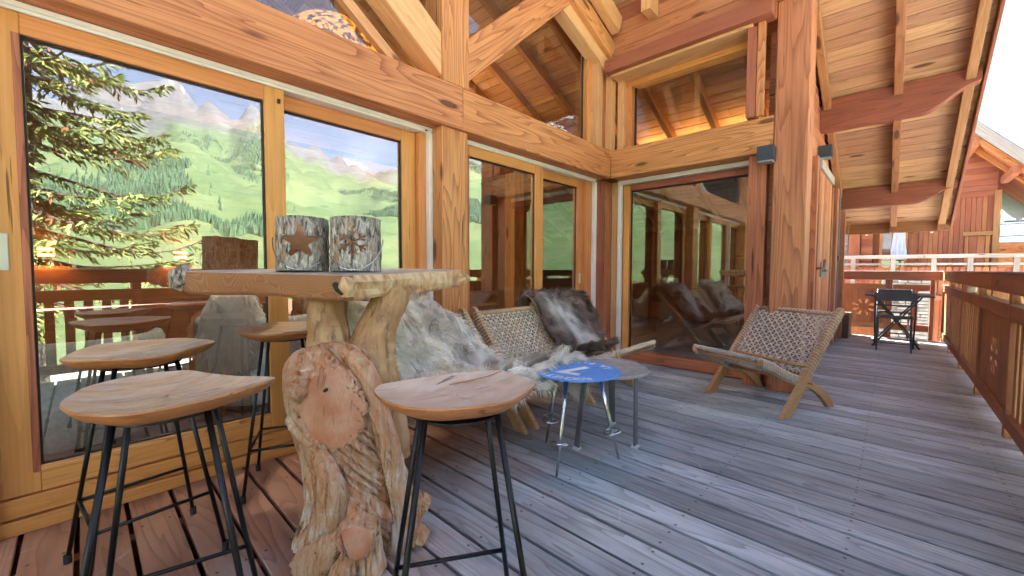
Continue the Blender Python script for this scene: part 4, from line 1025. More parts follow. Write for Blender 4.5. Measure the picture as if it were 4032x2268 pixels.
# ================================================================== ROPE SEATS
def rope_seat(name, label, cat, org, a, frames, rope='rope', group=None, density=33.0):
    a = V((*a, 0)).normalized(); b = V((a.y, -a.x, 0)); org = V((*org, 0))       # a: across, b: towards the back
    M = Matrix(((a.x, b.x, 0, org.x), (a.y, b.y, 0, org.y), (0, 0, 1, 0), (0, 0, 0, 1)))
    ro = empty(name, org, label, cat, group)
    def put(m, nm, mat, sm=False): return link(nm, m.mesh(nm, mat, sm), M, ro)
    def ext(poly, s, th, nm):                       # shape in the (depth, height) plane, thickness across
        m = MB(); m.prism([(s-th/2, u, z) for u, z in poly], (th, 0, 0)); put(m, nm, 'teak_light')
    sc = [(-.235, .425), (-.12, .385), (0, .325), (.12, .275), (.24, .24), (.36, .195), (.46, .135), (.54, .07), (.60, .0)]
    def thick(c, h0, h1):
        up, dn_ = [], []
        for i, (u, z) in enumerate(c):
            p, q = c[max(0, i-1)], c[min(len(c)-1, i+1)]; d = V((q[0]-p[0], q[1]-p[1])).normalized(); n_ = V((-d.y, d.x)); h = h0+(h1-h0)*i/(len(c)-1)
            up.append((u+n_.x*h, max(0, z+n_.y*h))); dn_.append((u-n_.x*h, max(0, z-n_.y*h)))
        dn_[-1] = (c[-1][0]-.045, 0); up[-1] = (c[-1][0]+.03, 0)
        return up + dn_[::-1]
    for s in frames:
        e = .024 if s == frames[0] else (-.024 if s == frames[-1] else 0.0)
        ext([(-.05, 0), (.042, 0), (.652, .765), (.648, .79), (.625, .805), (.598, .795)], s, .036, 'back_leg')
        ext(thick(sc, .022, .032), s + (.037 if s == frames[0] else -.037), .034, 'seat_rail')
        if s not in (frames[0], frames[-1]): ext(thick(sc, .022, .032), s+.037, .034, 'seat_rail')
        m = MB(); m.tube([(s-.05, .225, .245), (s+.05, .225, .245)], .006, 8); put(m, 'pivot_bolt', 'rail_wood')
    L0, L1 = frames[0], frames[-1]
    for u, z, nm in ((.595, .745, 'cross_bar'), (.27, .36, 'cross_bar'), (-.205, .405, 'cross_bar'), (.16, .255, 'cross_bar')):
        m = MB(); m.tube([(L0+.02, u, z), (L1-.02, u, z)], .014, 10); put(m, nm, 'teak_light', True)
    def backp(s, v, off=0):          # woven back, v 0 bottom .. 1 top, sagging a little between the uprights
        t = .40+.565*v; u, z = -.004+.628*t, .78*t
        return V((s, u + .0 + off*.78, z - off*.63))
    def seatp(s, v, off=0):
        k = v*4; i = min(3, int(k)); f = k-i; u = sc[i][0]+(sc[i+1][0]-sc[i][0])*f; z = sc[i][1]+(sc[i+1][1]-sc[i][1])*f
        return V((s, u, z+.022+off))
    for sa, sb in zip(frames, frames[1:]):
        for fn, nm, nv, sag in ((backp, 'woven_back', 19, .018), (seatp, 'woven_seat', 15, -.02)):
            m = MB(); s0, s1 = sa+.03, sb-.03; nu = max(6, int((s1-s0)*density))
            def P(i, v, off=0.0):
                s = s0+(s1-s0)*i; g = math.sin(math.pi*i)*math.sin(math.pi*v)
                return fn(s, v, off + sag*g)
            for i in range(nu):
                for q in (-1, 1):
                    pts = []
                    for j in range(nv*2+1):
                        sgn = .5*math.cos(math.pi*(j/2 + i)); pts.append(P((i+.5+sgn*.9+q*.09)/nu, j/(nv*2), q*.004*math.cos(math.pi*(j/2))))
                    m.tube(pts, .0042, 5, cap=False)
            for j in range(nv+1):
                m.tube([P(i/nu, min(1, max(0, j/nv)), .005*(-1)**i) for i in range(nu+1)], .0038, 5, cap=False)
            put(m, nm, rope, True)
            # lacing wound round the side rails
            m = MB()
            for side, s in ((-1, sa), (1, sb)):
                pts = []; nw = 22
                for j in range(nw*8+1):
                    th = j/8*2*math.pi; v = j/(nw*8); c = fn(s if fn is backp else s-side*.037, v); r1, r2 = .024, .040
                    if fn is backp: pts.append(c + V((math.cos(th)*r1, math.sin(th)*r2*.78, -math.sin(th)*r2*.63)))
                    else: pts.append(c + V((math.cos(th)*r1, 0, math.sin(th)*r2 - .022)))
                m.tube(pts, .0040, 5, cap=False)
            for e_ in (0, 1):
                pts = []; nw = nu
                for j in range(nw*8+1):
                    th = j/8*2*math.pi; c = P(j/(nw*8), e_); pts.append(c + V((0, math.cos(th)*.016, math.sin(th)*.016)))
                m.tube(pts, .0040, 5, cap=False)
            put(m, 'rope_lacing', rope, True)
    return ro, M
rope_seat('lounge_chair', 'low teak lounge chair with woven rope back standing free on the deck', 'chair', (3.70, .86), (.41, .912), [-.335, .335], 'rope_grey', 'woven rope seating')
_, MBEN = rope_seat('rope_bench', 'two seat woven rope bench under the dark sheepskin, before the window', 'bench', (2.86, 1.80), (-1, 0), [-.73, .0, .73], 'rope', 'woven rope seating')
rope_seat('rope_armchair', 'woven rope seat hidden under the pale sheepskin beside the bar table', 'chair', (1.52, 1.80), (-1, 0), [-.49, .49], 'rope', 'woven rope seating')

# ================================================================== SHEEPSKINS
DR = [(.70, .60), (.695, .74), (.672, .815), (.635, .845), (.592, .815), (.45, .635), (.33, .475), (.255, .385), (.19, .35), (.09, .36), (-.03, .405), (-.15, .46), (-.235, .485), (-.285, .46), (-.30, .38), (-.305, .25)]
acc = [0]
for p, q in zip(DR, DR[1:]): acc.append(acc[-1] + math.hypot(q[0]-p[0], q[1]-p[1]))
TL = acc[-1]
def drape(t):
    d = min(max(t, 0), 1)*TL; i = 0
    while i < len(acc)-2 and d > acc[i+1]: i += 1
    f = (d-acc[i])/(acc[i+1]-acc[i]); p, q = DR[i], DR[i+1]
    u, z = p[0]+(q[0]-p[0])*f, p[1]+(q[1]-p[1])*f; tx = V((0, q[0]-p[0], q[1]-p[1])).normalized()
    return V((0, 1.80+u, z)), tx
def fleece(name, label, x0, x1, t0, t1, inside, tone, n, length, wid, seed, flow=(0, 0, 0)):
    random.seed(seed)
    rt_ = empty(name, ((x0+x1)/2, 1.9, .4), label, 'sheepskin')
    def surf(x, t):
        p, tx = drape(t)
        lift = .030 + .034*noise.noise(V((x*5, t*7, seed))) + .014*noise.noise(V((x*14, t*19, seed)))
        out = V((0, tx.z, -tx.y))
        return V((x, p.y, p.z)) + out*max(.004, lift), out, tx
    m = MB(); nx, ny = 46, 60
    rows = [[surf(x0+(x1-x0)*i/nx, t0+(t1-t0)*j/ny)[0] for i in range(nx+1)] for j in range(ny+1)]
    vs = [v for r_ in rows for v in r_]; fs = []
    for j in range(ny):
        for i in range(nx):
            if inside(x0+(x1-x0)*(i+.5)/nx, t0+(t1-t0)*(j+.5)/ny): k = j*(nx+1)+i; fs.append((k, k+1, k+nx+2, k+nx+1))
    m.add(vs, fs); m.col = [tone(v.x, t0+(t1-t0)*(i//(nx+1))/ny) for i, v in enumerate(vs)]
    m.build('hide', 'fur', rt_)
    m = MB(); col = []; c = 0
    while c < n:
        x, t = random.uniform(x0, x1), random.uniform(t0, t1)
        if not inside(x, t): continue
        p, out, tx = surf(x, t); L_ = length*random.uniform(.6, 1.25); k = tone(x, t); g = random.uniform(.85, 1.15)*(1+.4*noise.noise(V((x*16, t*22, seed+40)))); k = tuple(min(.95, q*g) for q in k)
        cur = V((noise.noise(V((x*9, t*13, seed+3))), .0, noise.noise(V((x*9, t*13, seed+9)))))*1.9
        dr_ = (tx*.75 + V(flow) + cur + V((random.uniform(-.4, .4), random.uniform(-.25, .25), random.uniform(-.25, .25)))).normalized()
        sdv = out.cross(dr_); sdv = sdv.normalized()*wid*.5 if sdv.length > .01 else V((wid*.5, 0, 0))
        prs = [p, p + out*L_*.42 + dr_*L_*.14, p + out*L_*.62 + dr_*L_*.42 + V((0, 0, -.04*L_)), p + out*L_*.60 + dr_*L_*.80 + V((0, 0, -.20*L_))]
        vs = []
        for q, pp in enumerate(prs[:-1]): ww = (1.0, 1.0, .7)[q]; vs += [pp - sdv*ww, pp + sdv*ww]
        vs.append(prs[-1]); m.add(vs, [(0, 1, 3, 2), (2, 3, 5, 4), (4, 5, 6)])
        col += [tuple(q*.85 for q in k)]*2 + [tuple(q*.95 for q in k)]*2 + [k]*3; c += 1
    m.col = col
    f = m.build('fur', 'fur', rt_); f['kind'] = 'stuff'
def mixt(a, b, t): t = min(1, max(0, t)); return tuple(x+(y-x)*t for x, y in zip(a, b))
def pale_in(x, t):
    e = .035*noise.noise(V((x*4, t*6, 1.3)))
    lo = .10 if x < 1.62 else .10 + .42*smooth(1.62, 2.05, x) + .1*smooth(2.05, 2.25, x)
    hi = .87 + .05*noise.noise(V((x*7, 2, 0))) + .08*smooth(1.9, 2.1, x) if x > 1.05 else .8
    return lo+e < t < hi+e and 1.02+e < x < 2.24+e
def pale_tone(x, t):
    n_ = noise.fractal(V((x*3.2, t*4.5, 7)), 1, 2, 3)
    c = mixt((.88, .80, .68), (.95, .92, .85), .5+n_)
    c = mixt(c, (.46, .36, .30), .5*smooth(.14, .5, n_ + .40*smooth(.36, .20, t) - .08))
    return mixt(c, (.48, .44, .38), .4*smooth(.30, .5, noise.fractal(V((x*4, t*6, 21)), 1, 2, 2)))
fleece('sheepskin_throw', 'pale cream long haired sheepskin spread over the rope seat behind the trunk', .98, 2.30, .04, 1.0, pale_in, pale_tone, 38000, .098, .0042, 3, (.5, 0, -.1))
def dark_in(x, t):
    e = .03*noise.noise(V((x*5, t*6, 4.3)))
    lo = .02; hi = .80 - .16*smooth(3.05, 3.35, x) + .04*smooth(2.9, 2.6, x)
    r_ = 3.50 + .10*smooth(.5, .28, t) - .18*smooth(.42, .6, t); l_ = 2.70 + .06*smooth(.5, .3, t)
    return lo < t+e < hi and l_+e < x < r_+e
def dark_tone(x, t):
    n_ = noise.fractal(V((x*4, t*5, 17)), 1, 2, 3)
    m_ = math.exp(-((x-3.06-.25*(t-.35))/.17)**2)*smooth(.12, .26, t)*smooth(.62, .50, t)
    return mixt(mixt((.13, .085, .07), (.25, .175, .15), .5+n_), (.75, .72, .70), m_*(.9+1.2*n_))
fleece('sheepskin_throw', 'dark brown sheepskin with a whitish middle hung over the bench back', 2.6, 3.72, .0, .86, dark_in, dark_tone, 30000, .075, .0040, 5, (.1, 0, -.2))

# ================================================================== SIDE TABLES
def round_top(m, c, z, r, th, n=64, lip=0.0):
    prof = [(0.001, z-th), (r-.004, z-th), (r, z-th+.003), (r, z+lip-.002), (r-.003, z+lip), (r-.006, z), (.001, z)] if lip else [(.001, z-th), (r-.002, z-th), (r, z-th*.5), (r-.002, z), (.001, z)]
    m.grid([[V((c[0]+q*math.cos(2*math.pi*j/n), c[1]+q*math.sin(2*math.pi*j/n), zz)) for j in range(n)] for q, zz in prof], closed_u=True)
bs = empty('blue_side_table', (2.0, 1.36, 0), 'round blue piste sign side table on three ski pole legs', 'side table')
BC, BZ, BR = (2.0, 1.36), .505, .262
m = MB(); round_top(m, BC, BZ, BR, .005); m.build('tabletop', 'sign_blue', bs)
for (fx, fy), (tx, ty) in (((1.70, 1.27), (1.845, 1.315)), ((2.11, 1.13), (2.05, 1.235)), ((2.0, 1.58), (1.985, 1.475))):
    m = MB(); p0, p1 = V((tx, ty, BZ-.006)), V((fx, fy, .0)); q = p0.lerp(p1, .72)
    m.tube([p0, q, p0.lerp(p1, .73), p1], [.0125, .012, .009, .0065], 10); lg = m.build('leg', 'chrome', bs, smooth=True)
    ax = (p1-p0).normalized(); u = ax.orthogonal().normalized(); v = ax.cross(u); bc = p0.lerp(p1, .68)
    m = MB(); m.tube([bc + (u*math.cos(2*math.pi*k/24) + v*math.sin(2*math.pi*k/24))*.05 for k in range(24)], .0062, 8, closed=True)
    for k in range(3):
        d = u*math.cos(2*math.pi*k/3+.4) + v*math.sin(2*math.pi*k/3+.4); m.tube([bc, bc+d*.048], .005, 6)
    m.build('pole_basket', 'chrome', lg, smooth=True)
def letter(txt, x, y, size, rot, parent, bold=.0):
    cu = bpy.data.curves.new('lettering', 'FONT'); cu.body = txt; cu.size = size; cu.align_x = 'CENTER'; cu.align_y = 'CENTER'; cu.extrude = .0006; cu.offset = bold; cu.resolution_u = 3
    o = bpy.data.objects.new('tmp', cu); COL.objects.link(o)
    dg = bpy.context.evaluated_depsgraph_get(); me = bpy.data.meshes.new_from_object(o.evaluated_get(dg)); bpy.data.objects.remove(o)
    me.materials.clear(); me.materials.append(MATS['sign_white'])
    link('lettering', me, Matrix.Translation((x, y, BZ+.0011)) @ Matrix.Rotation(rot, 4, 'Z'), parent)
base = R(100)
for txt, mid, sgn, rr in (('ROCHETTE', 0, 1, .205), ('LA PISTE', 180, -1, .205)):
    n = len(txt); step = R(12.5)
    for i, ch_ in enumerate(txt):
        if ch_ == ' ': continue
        off = (i-(n-1)/2)*step
        if sgn > 0: a = base + R(90) - off; rot = a - R(90)      # reads along the rim, tops outward
        else: a = base - R(90) + off; rot = a + R(90)
        letter(ch_, BC[0]+rr*math.cos(a), BC[1]+rr*math.sin(a), .068, rot, bs, .0016)
letter('7', BC[0], BC[1], .29, base, bs, .008)
gs = empty('grey_side_table', (2.31, 1.33, 0), 'round grey metal side table half under the blue one', 'side table')
m = MB(); round_top(m, (2.315, 1.335), .47, .265, .012, lip=.008); m.build('tabletop', 'table_grey', gs, smooth=False)
for fx, fy in ((2.05, 1.38), (2.32, 1.13), (2.57, 1.43)):
    c = V((2.315, 1.335, 0)); d = (V((fx, fy, 0))-c).normalized()
    bar('leg', c+d*.20+V((0, 0, .458)), V((fx, fy, .014)), .042, .012, 'leg_grey', gs, up=d)
    m = MB(); m.box((fx-.02, fy-.02, 0), (fx+.02, fy+.02, .013)); m.build('foot_pad', 'white_plastic', gs)

# ================================================================== FOLDING TABLE AND CHAIRS, far end
ft = empty('folding_table', (8.25, -.05, 0), 'dark grey metal folding table at the far end of the deck', 'table')
blk('tabletop', (7.85, -.42, .735), (8.55, .30, .755), 'dark_grey_metal', ft, ch=.004)
for x in (7.95, 8.45):
    for ya, yb in ((.20, -.30), (-.30, .20)):
        m = MB(); m.tube([(x, ya, .73), (x+.02*(1 if ya > 0 else -1), yb, .0)], .011, 8); m.build('leg', 'dark_grey_metal', ft)
for y in (-.27, .17): m = MB(); m.tube([(7.95, y, .06), (8.45, y, .06)], .009, 8); m.build('stretcher', 'dark_grey_metal', ft)
def fold_chair(x, y, face, label):
    fc_ = empty('folding_chair', (x, y, 0), label, 'chair', 'dark metal folding chairs')
    f = face; wd = .20
    for s in (-wd, wd):
        m = MB(); m.tube([(x-f*.20, y+s, .80), (x-f*.17, y+s, .46), (x+f*.20, y+s, .0)], .010, 8); m.build('leg', 'dark_grey_metal', fc_, smooth=True)
        m = MB(); m.tube([(x+f*.16, y+s*.86, .44), (x-f*.22, y+s*.86, .0)], .010, 8); m.build('leg', 'dark_grey_metal', fc_)
    for z0, z1 in ((.69, .80), (.62, .64)): blk('back_slat', (x-f*.20-.008, y-wd, z0), (x-f*.20+.008, y+wd, z1), 'dark_grey_metal', fc_)
    for k in range(5): blk('seat_slat', (x-f*.16+f*k*.075, y-wd+.01, .445), (x-f*.16+f*(k*.075+.06), y+wd-.01, .458), 'dark_grey_metal', fc_)
    for z, xx in ((.12, f*.145), (.10, -f*.135)): m = MB(); m.tube([(x+xx, y-wd, z), (x+xx, y+wd, z)], .007, 8); m.build('stretcher', 'dark_grey_metal', fc_)
fold_chair(7.75, -.03, 1, 'folding chair nearer the camera, its back towards us')
fold_chair(8.80, -.02, -1, 'folding chair behind the folding table, against the end railing')
wbx = empty('timber_box', (8.7, .58, 0), 'stack of dark old timbers by the end railing', 'box')
for i in range(3): blk('timber', (8.45, .50, .005+i*.13), (9.1, .70, .125+i*.13), 'old_box', wbx, ch=.008)

# ================================================================== WALL LAMPS
def wall_lamp(x0, x1, y0, y1, z0, z1, label):
    wl = empty('wall_lamp', ((x0+x1)/2, (y0+y1)/2, z0), label, 'wall lamp', 'grey box lamps on the chalet wall')
    m = MB(); m.box((x0, y0, z0+.012), (x1, y1, z1)); m.build('housing', 'lamp_grey', wl)
    m = MB(); m.box((x0+.006, y0+.006, z0), (x1-.006, y1-.006, z0+.0115)); m.build('lens', 'table_grey', wl)
wall_lamp(4.16, 4.298, .80, .925, 2.06, 2.20, 'dark grey box lamp on the return wall beside the corner column')
wall_lamp(6.15, 6.29, .585, .718, 2.45, 2.60, 'dark grey box lamp above the shutters on the side wall')

# ================================================================== FURNITURE SEEN THROUGH THE GLASS
def tub(label, c, face, r, h, mat, name='armchair'):
    o = empty(name, (*c, 0), label, 'armchair'); m = MB(); rows = []
    n = 40
    for dz, sc in ((.10, .86), (.14, .95), (.3, 1.0), (h*.8, 1.02), (h-.05, 1.02), (h-.01, .98), (h, .92), (h-.02, .84), (.46, .80), (.44, .70)):
        rr = []
        for j in range(n+1):
            a = face + R(55) + (2*math.pi-R(110))*j/n; drop = .26*smooth(.72, 1.0, abs(j/n-.5)*2) if dz > .45 else 0
            rr.append(V((c[0]+r*sc*math.cos(a), c[1]+r*sc*math.sin(a), max(.1, dz-drop))))
        rows.append(rr)
    m.grid(rows); m.build('back', mat, o, smooth=True)
    m = MB(); m.grid([[V((c[0]+r*q*math.cos(2*math.pi*j/32), c[1]+r*q*math.sin(2*math.pi*j/32), z)) for j in range(32)] for q, z in ((.5, .12), (.82, .14), (.84, .36), (.80, .43), (.6, .45), (.01, .45))], closed_u=True); m.build('seat', mat, o, smooth=True)
    for k in range(4):
        a = face + R(45) + k*R(90); m = MB(); m.tube([(c[0]+r*.6*math.cos(a), c[1]+r*.6*math.sin(a), .13), (c[0]+r*.7*math.cos(a), c[1]+r*.7*math.sin(a), 0)], .016, 8); m.build('leg', 'inside_wood', o)
    return o
tub('grey green tub armchair just behind the left window pane', (-.05, 3.62), R(95), .42, .70, 'fabric_teal')
tub('grey tub armchair under a white sheepskin behind the glass', (.98, 3.72), R(60), .42, .74, 'fabric_grey')
ps = empty('indoor_sheepskin', (.72, 3.55, .5), 'white sheepskin lying over the grey armchair indoors', 'sheepskin')
random.seed(31); m = MB(); col = []
for i in range(5200):
    u, v = random.uniform(-1, 1), random.uniform(0, 1)
    if abs(u) > .55+.45*math.sin(v*3.1): continue
    p = V((.72+u*.21, 3.34+.06*u*u - .10*v*(1-v) + .1*u, .42+.52*v)); L_ = random.uniform(.05, .10); d = V((random.uniform(-.5, .5), -.7, -.7)).normalized(); sdv = V((.003, .0015, 0))
    m.add([p-sdv, p+sdv, p+d*L_*.6+V((0, -.02, .01))+sdv, p+d*L_*.6+V((0, -.02, .01))-sdv, p+d*L_], [(0, 1, 2, 3), (3, 2, 4)]); k = random.uniform(.8, .95); col += [(k, k*.96, k*.86)]*5
m.col = col; f = m.build('fur', 'fur', ps); f['kind'] = 'stuff'
rows = [[V((.72+u*.21*(.55+.45*math.sin(v*3.1)), 3.36+.06*u*u-.10*v*(1-v)+.1*u, .42+.52*v)) for u in [i/8-1 for i in range(17)]] for v in [j/12 for j in range(13)]]
m = MB(); m.grid(rows); m.grid([[p+V((0, .02, 0)) for p in r_][::-1] for r_ in rows]); m.col = [(.85, .82, .75)]*len(m.v); m.build('hide', 'fur', ps)
it = empty('indoor_table', (.45, 5.0, 0), 'dark wooden dining table inside behind the armchairs', 'table')
blk('tabletop', (-.9, 4.6, .72), (1.6, 5.5, .77), 'inside_wood', it)
for x in (-.8, 1.5):
    for y in (4.7, 5.4): blk('leg', (x-.04, y-.04, 0), (x+.04, y+.04, .72), 'inside_wood', it)
lt = empty('leather_chair', (-.45, 3.95, 0), 'plum leather high backed chair at the left edge of the window', 'chair')
blk('seat', (-.72, 3.75, .35), (-.22, 4.2, .45), 'leather', lt, ch=.03); blk('backrest', (-.72, 4.12, .45), (-.22, 4.24, 1.12), 'leather', lt, ch=.04)
for x in (-.68, -.26):
    for y in (3.79, 4.18): blk('leg', (x-.02, y-.02, 0), (x+.02, y+.02, .35), 'inside_wood', lt)
def sconce(x, y, z, label):
    o = empty('wall_sconce', (x, y, z), label, 'wall lamp', 'copper lamps on the inner wall')
    m = MB(); m.grid([[V((x+q*math.cos(a), y-q*math.sin(a), zz)) for a in [math.pi*k/20 for k in range(21)]] for q, zz in ((.20, z-.17), (.20, z+.17), (.19, z+.17), (.19, z-.17), (.20, z-.17))]); m.build('shade', 'copper', o, smooth=False)
    m = MB(); m.box((x-.13, y-.10, z-.03), (x+.13, y-.03, z+.03)); m.build('bulb', 'glow', o)
    m = MB(); m.box((x-.07, y-.212, z-.05), (x+.07, y-.196, z-.025)); m.box((x-.07, y-.212, z+.025), (x+.07, y-.196, z+.05)); m.build('light_slot', 'glow', o)
    d = bpy.data.lights.new('sconce_light', 'POINT'); d.energy = .8; d.color = (1, .5, .16); d.shadow_soft_size = .05
    q = bpy.data.objects.new('sconce_light', d); COL.objects.link(q); q.parent = o; q.matrix_parent_inverse = WM[o.name].inverted(); q.location = (x, y-.12, z-.06)
sconce(1.02, 7.94, 1.30, 'copper drum lamp on the inner wall, its glow beside the table slab')
sconce(-.30, 7.94, 1.30, 'copper drum lamp on the inner wall seen through the spruce reflection')
pd = empty('pendant_lamp', (1.62, 3.75, 3.1), 'large pierced dome pendant glowing orange behind the gable glass', 'lamp')
m = MB(); n = 48
m.grid([[V((1.62+.46*math.cos(b)*math.cos(2*math.pi*j/n), 3.75+.46*math.cos(b)*math.sin(2*math.pi*j/n), 2.97+.36*math.sin(b))) for j in range(n)] for b in [R(x) for x in (-8, 0, 12, 24, 36, 48, 60, 72, 84, 89.5)]], closed_u=True)
m.build('shade', 'pierced_shade', pd, smooth=True)
m = MB(); m.tube([(1.62, 3.75, 3.33), (1.62, 3.75, 5.3)], .006, 6); m.build('cable', 'seal', pd)
d = bpy.data.lights.new('pendant_light', 'POINT'); d.energy = 16; d.color = (1, .85, .68); d.shadow_soft_size = .08
q = bpy.data.objects.new('pendant_light', d); COL.objects.link(q); q.parent = pd; q.matrix_parent_inverse = WM[pd.name].inverted(); q.location = (1.62, 3.75, 3.06)

# ================================================================== SPRUCE (mirrored in the window)
random.seed(5)
sp_ = empty('spruce_tree', (-.75, -7.4, -4.2), 'tall spruce with drooping cone hung branches, mirrored in the left pane', 'tree')
m = MB(); m.tube([(-.75+.05*math.sin(i), -7.4, -4.4+i*1.2) for i in range(15)], [.24*(1-i/15.5)+.02 for i in range(15)], 14); m.build('trunk', 'bark_tree', sp_, smooth=True)
mt = MB(); col = []; ml = MB()
def needle_twig(p, d, L_, wd, tone):
    """flattened brush of needles along a twig"""
    s1 = d.cross(V((0, 0, 1))); s1 = s1.normalized() if s1.length > .05 else V((1, 0, 0)); s2 = s1.cross(d)
    for k in range(2):
        a = math.pi*k/2 + random.uniform(-.3, .3); s = (s1*math.cos(a)+s2*math.sin(a))*wd
        mt.add([p-s*.5, p+s*.5, p+d*L_*.55+s, p+d*L_+s*.15, p+d*L_-s*.15, p+d*L_*.55-s], [(0, 1, 2, 5), (5, 2, 3, 4)])
        g = random.uniform(.75, 1.25); col.extend([tuple(x*g for x in tone)]*6)
z = .5
while z < 12.0:
    top = (z+2.6)/14.6; reach = 3.4*(1-top)**.75 + .25
    for k in range(random.randint(5, 7)):
        a = random.uniform(0, 2*math.pi); L_ = reach*random.uniform(.65, 1.12); z0 = z + random.uniform(-.15, .15); pts = []
        ns = 9
        for i in range(ns+1):
            t = i/ns; pts.append(V((-.75+math.cos(a)*L_*t, -7.4+math.sin(a)*L_*t, z0 - .34*L_*t + .30*L_*t*t*t + .10*math.sin(t*6+k)*t)))
        ml.tube(pts, [.035*(1-i/(ns+1))+.006 for i in range(ns+1)], 5, cap=False)
        for i in range(1, ns+1):
            p = pts[i]; d = (pts[i]-pts[i-1]).normalized(); side = d.cross(V((0, 0, 1))).normalized()
            nt_ = 4 if i < ns else 7
            for s in range(nt_):
                sg = 1 if s % 2 else -1; ln_ = (.30+.35*(1-abs(i/ns-.5)))*random.uniform(.5, 1.1)*(.5+.5*(1-top)); b0 = p - d*random.uniform(0, L_/ns)
                q = (side*sg*random.uniform(.5, 1) + d*random.uniform(.2, .9) + V((0, 0, random.uniform(-.45, .1)))).normalized()
                ys = random.random(); tone = mixt((.10, .15, .055), (.44, .47, .17), ys*ys)
                if random.random() < .05: tone = (.20, .09, .045)
                for h in range(5):
                    c0 = b0 + q*ln_*h/5; dd = (q + V((random.uniform(-.5, .5), random.uniform(-.5, .5), random.uniform(-.9, .05)))).normalized()
                    needle_twig(c0, dd, random.uniform(.11, .20), .019, tone)
    z += .40 + .12*top
ml.build('limb', 'bark_tree', sp_); mt.col = col; f = mt.build('crown', 'needles', sp_); f['kind'] = 'stuff'

# ================================================================== NEIGHBOUR CHALET
nb = empty('neighbour_chalet', (17, 0, -4), 'red brown boarded neighbour chalet with stone corner seen past the deck end', 'chalet')
NX = 16.0
blk('wall_core', (NX+.06, -1.78, -4.5), (NX+5, 6, 3.3), 'inside_wood', nb)
m = MB(); m.prism([(NX+.06, 6, 3.3), (NX+.06, -1.78, 3.3), (NX+.06, -1.0, 4.25), (NX+.06, 2.0, 7.6), (NX+.06, 6, 5)], (4.9, 0, 0)); m.build('gable_core', 'inside_wood', nb)
y = -1.80; i = 0
while y < -.42:
    wdt = .085 if i % 2 else .105
    blk('plank', (NX-.012*(i % 2), y, -2.5), (NX+.055, y+wdt-.004, min(4.2, 3.30+max(0, (y+1.8))*.9)), 'neighbour_wood', nb); y += wdt; i += 1
for i in range(9): blk('plank', (NX-.02, -1.85, 3.16+i*.15), (NX+.03, .2, 3.16+i*.15+.146), 'neighbour_wood', nb)
blk('corner_post', (NX-.06, -1.92, -4), (NX+.1, -1.80, 3.15), 'rail_pale', nb)
blk('gable_board', (NX-.05, -1.85, 3.02), (NX-.021, -.9, 3.155), 'neighbour_wood', nb)
blk('lintel', (NX-.08, -.42, 2.20), (NX+.05, .46, 2.36), 'neighbour_wood', nb)
dw = link('glazed_door', None, Matrix.Translation((NX, .1, 0)), nb)
blk('door_frame', (NX-.04, .27, .6), (NX+.04, .33, 2.19), 'larch', dw); blk('door_frame', (NX-.04, .02, .6), (NX+.04, .08, 2.19), 'larch', dw); blk('door_frame', (NX-.04, -.26, .6), (NX+.04, -.20, 2.19), 'larch', dw)
pane('pane', (NX+.0, .082, .6), (NX+.012, .268, 2.18), dw); pane('pane', (NX+.0, -.198, .6), (NX+.012, .018, 2.18), dw)
for i in range(3): blk('shutter_board', (NX-.05, -.42+i*.05, .6), (NX-.02, -.375+i*.05, 2.15), 'neighbour_wood', dw)
for i in range(8): blk('plank', (NX-.02, .48, .5+i*.22), (NX+.04, .74, .5+i*.22+.214), 'siding', nb)
blk('corner_post', (NX-.10, .76, .5), (NX+.04, 1.02, 2.6), 'neighbour_wood', nb)
blk('lintel', (NX-.10, .74, 1.45), (NX-.101+.2, 1.9, 1.56), 'neighbour_wood', nb)
blk('balcony_beam', (NX-.5, -.6, 2.50), (NX-.3, 2.0, 2.66), 'neighbour_wood', nb)
# stone corner, every stone on its own
sw = link('stone_wall', None, Matrix.Translation((NX, 1.5, 1)), nb)
blk('mortar', (NX+.0, 1.03, -3.5), (NX+.05, 2.3, 2.9), 'mortar', sw)
random.seed(3); z = 1.56; stn = [bpy.data.meshes.new('x') for _ in range(0)]
while z < 2.62:
    hh = random.uniform(.05, .085); y = 1.035
    while y < 2.2:
        ww = random.uniform(.14, .34); blk('stone', (NX-.03-random.uniform(0, .02), y, z), (NX+.002, y+ww-.012, z+hh-.012), 'stone', sw, ch=.01); y += ww
    z += hh
z = -.6
while z < .95:
    hh = random.uniform(.06, .10); y = -.60
    while y < -.1:
        ww = random.uniform(.10, .26); blk('stone', (13.2-random.uniform(0, .03), y, z), (13.24, y+ww-.014, z+hh-.014), 'stone', sw, ch=.01); y += ww
    z += hh
blk('mortar', (13.241, -.7, -4), (13.4, .2, 1.0), 'mortar', sw)
sh = link('window', None, Matrix.Translation((NX, -1.6, 1.8)), nb)
blk('lintel', (NX-.09, -1.80, 2.02), (NX+.0, -1.28, 2.12), 'rail_pale', sh)
blk('frame', (NX-.06, -1.76, .9), (NX-.013, -1.69, 2.015), 'larch', sh); blk('frame', (NX-.06, -1.40, .9), (NX-.013, -1.33, 2.015), 'larch', sh)
for i in range(2): blk('shutter_board', (NX-.035, -1.685+i*.142, .9), (NX-.013, -1.548+i*.142, 2.01), 'neighbour_wood', sh)
